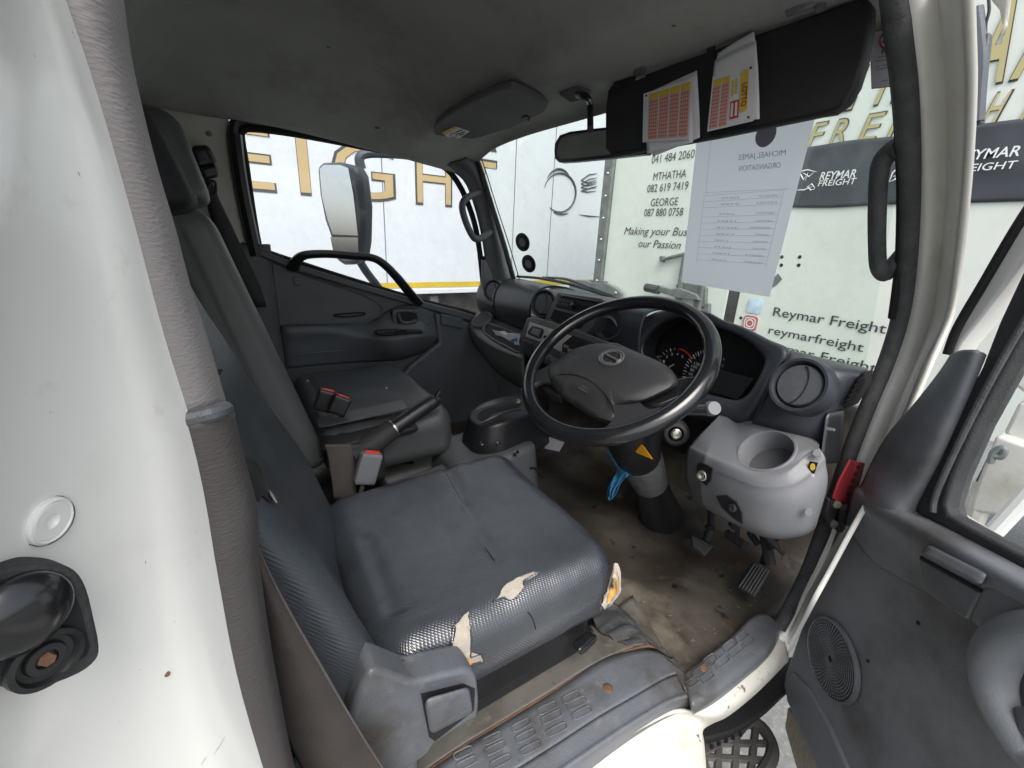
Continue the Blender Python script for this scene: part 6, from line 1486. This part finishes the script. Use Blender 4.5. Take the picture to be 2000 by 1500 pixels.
# window rubbers and white frame
prism('window_rubber', [DP(x, y, .004) for x, y in [(1776, 992), (1798, 940), (1862, 820), (1916, 716), (1950, 628), (2010, 500), (2110, 330), (2150, 380), (2060, 560), (1985, 680), (1905, 830), (1862, 930), (1846, 985), (1852, 1006), (1920, 1045), (2010, 1092), (2150, 1172), (2150, 1204), (2008, 1120), (1786, 1000)]], -DN*.03, M_rub, dd, bev=.005)
tube('rubber_lip', [DP(x, y, .008) for x, y in [(1822, 1000), (1830, 960), (1880, 850), (1950, 715), (2030, 580), (2110, 460)]], .0045, M_seal, dd)
prism('window_frame', [DP(x, y, -.006) for x, y in [(1862, 694), (1876, 668), (1916, 618), (1960, 560), (2010, 490), (2110, 330), (2110, 270), (2000, 425), (1920, 560), (1872, 640), (1852, 690)]], -DN*.03, M_white, dd, bev=.004)
tube('frame_seal', [DP(x, y, .002) for x, y in [(1850, 692), (1870, 640), (1918, 558), (1998, 424), (2110, 262)]], .006, M_hole, dd)
MB().add(*sheet_geo([DP(x, y, -.015) for x, y in [(1840, 1010), (1850, 930), (1940, 690), (2140, 330), (2150, 1190), (2010, 1110)]])).build('window_glass', M_glassS, dd, smooth=False)
# door pull box on the waist
prism('pull_front', [DP(x, y, .040) for x, y in [(1793, 1088), (1800, 1092), (1908, 1153), (1916, 1158), (1890, 1208), (1884, 1210), (1812, 1160), (1803, 1150), (1796, 1120)]], -DN*.035, M_ddoor, dd, bev=.004)
rbox('pull_top', [DP(x, y, o) for x, y, o in [(1795, 1086, .03), (1914, 1150, .03), (1797, 1080, .062), (1916, 1144, .062), (1816, 1056, .03), (1936, 1110, .03), (1812, 1064, .055), (1930, 1122, .055)]], M_ddoor, dd, r=(.2, .4, .4), n=10)
prism('pull_gap', [DP(x, y, .042) for x, y in [(1796, 1086), (1914, 1151), (1912, 1157), (1796, 1092)]], -DN*.01, M_hole, dd, bev=0)
rbox('armrest_block', [DP(x, y, o) for x, y, o in [(1896, 1215, .01), (2150, 1340, .01), (1890, 1212, .042), (2150, 1340, .05), (1934, 1120, .01), (2150, 1220, .01), (1926, 1136, .046), (2150, 1240, .052)]], M_ddoor, dd, r=(.15, .4, .35), n=12)
tube('armrest_swoop', [DP(x, y, o) for x, y, o in [(2080, 1225, .05), (2010, 1232, .052), (1965, 1254, .052), (1942, 1290, .05), (1938, 1330, .048), (1950, 1380, .046), (1975, 1430, .044), (2010, 1480, .04), (2080, 1540, .04)]], [.018, .022, .024, .024, .022, .020, .018, .016, .016], M_ddoor, dd, n=6, seg=16)
prism('armrest_cup', [DP(x, y, .02) for x, y in [(2120, 1240), (2010, 1250), (1965, 1290), (1960, 1340), (1975, 1400), (2020, 1460), (2120, 1520)]], -DN*.02, M_ddoor, dd, bev=.006)
rbox('inner_switch', [DP(x, y, o) for x, y, o in [(1985, 1430, .03), (2060, 1480, .03), (1985, 1430, .05), (2060, 1480, .05), (1978, 1380, .03), (2060, 1380, .03), (1978, 1380, .05), (2060, 1380, .05)]], M_blue, dd, r=(.3, .4, .4), n=8)
# speaker grille: polar lattice
spc = DP(1625, 1286, .004)
su = Vector((DN.y, -DN.x, 0)).normalized(); R_s = .0745
vs, fs = lathe_geo([(R_s*1.04, -.002), (R_s*1.02, .005), (R_s*.97, .006), (R_s*.95, .002)], spc, DN, 48); sp_ = MB().add(vs, fs).build('speaker_ring', M_ddoor, dd)
vs, fs = lathe_geo([(R_s*.96, .0015), (0, .0015)], spc, DN, 48); MB().add(vs, fs).build('speaker_cone', M_hole, sp_)
vs = []; fs = []; NR, NS = 13, 60
for i in range(NR+1):
    r = R_s*(.06+.90*i/NR)
    for k in range(NS):
        a = 2*math.pi*k/NS + i*.03
        vs.append(spc+DN*.0045+(su*math.cos(a)+UP*math.sin(a))*r)
for i in range(NR):
    for k in range(NS): fs.append((i*NS+k, i*NS+(k+1) % NS, (i+1)*NS+(k+1) % NS, (i+1)*NS+k))
me = meshd('speaker_grille', vs, fs); o_ = link('speaker_grille', me, M_ddoor, sp_)
wm = o_.modifiers.new('w', 'WIREFRAME'); wm.thickness = .0026; wm.use_even_offset = False
for (x, y) in [(1695, 1291), (1793, 1217)]:
    vs, fs = lathe_geo([(0, .001), (.003, .001), (.0035, 0)], DP(x, y, .001), DN, 10); MB().add(vs, fs).build('door_fleck', M_hole, dd)
# our mirror stay seen above the door
ms = thing('mirror_stay', 'dark exterior mirror stay standing outside the white front pillar', 'mirror stay')
tube('stay_bar', [PX(x, y, 1.12) for x, y in [(1902, 20), (1907, 60), (1912, 120), (1908, 180), (1904, 240)]], .012, M_mirh, ms)
prism('stay_bracket', [PX(x, y, 1.115) for x, y in [(1915, 66), (1934, 62), (1922, 170), (1918, 240), (1906, 246), (1908, 150)]], (.02, 0, 0), M_mirh, ms, bev=.003)
tube('stay_cable', [PX(x, y, 1.12) for x, y in [(1930, -10), (1932, 20), (1926, 45), (1925, 62)]], .0022, M_blk, ms)
# white framework lying beyond the door window
wf = thing('loading_frame', 'white painted metal frame with a wire latch seen through the driver door window', 'metal frame')
def WF(x, y, o=0): return PX(x, y, 1.9-o)
prism('cross_beam', [WF(*p) for p in [(1955, 735), (1960, 700), (2100, 740), (2100, 790), (2010, 775)]], (.1, 0, 0), M_whited, wf, bev=.01)
prism('side_plate', [WF(x, y, .05) for x, y in [(1945, 850), (1970, 858), (2100, 900), (2100, 1010), (1980, 1010), (1890, 1000), (1905, 950)]], (.06, 0, 0), M_whited, wf, bev=.01)
prism('side_plate', [WF(x, y, .0) for x, y in [(1960, 845), (1990, 785), (2100, 800), (2100, 905), (1975, 860)]], (.06, 0, 0), M_whited, wf, bev=.01)
tube('wire_latch', [WF(x, y, .09) for x, y in [(1935, 905), (1940, 885), (1955, 875), (1962, 880), (1955, 892), (1942, 890)]], .009, M_galv, wf)
prism('dark_rail', [WF(x, y, .03) for x, y in [(1948, 852), (1962, 856), (1895, 1010), (1870, 1010)]], (.03, 0, 0), M_blk, wf, bev=.005)
for (x, y) in [(1905, 1000), (2090, 1010)]:
    p = WF(x, y, .02); tube('frame_leg', [Vector((p.x, p.y, p.z+.1)), Vector((p.x, p.y, -1.70))], .03, M_whited, wf, smooth_path=False)
tube('tie_bar', [WF(2060, 905, .12), WF(1990, 985, .12), WF(1935, 1045, .12)], .022, M_white, wf)
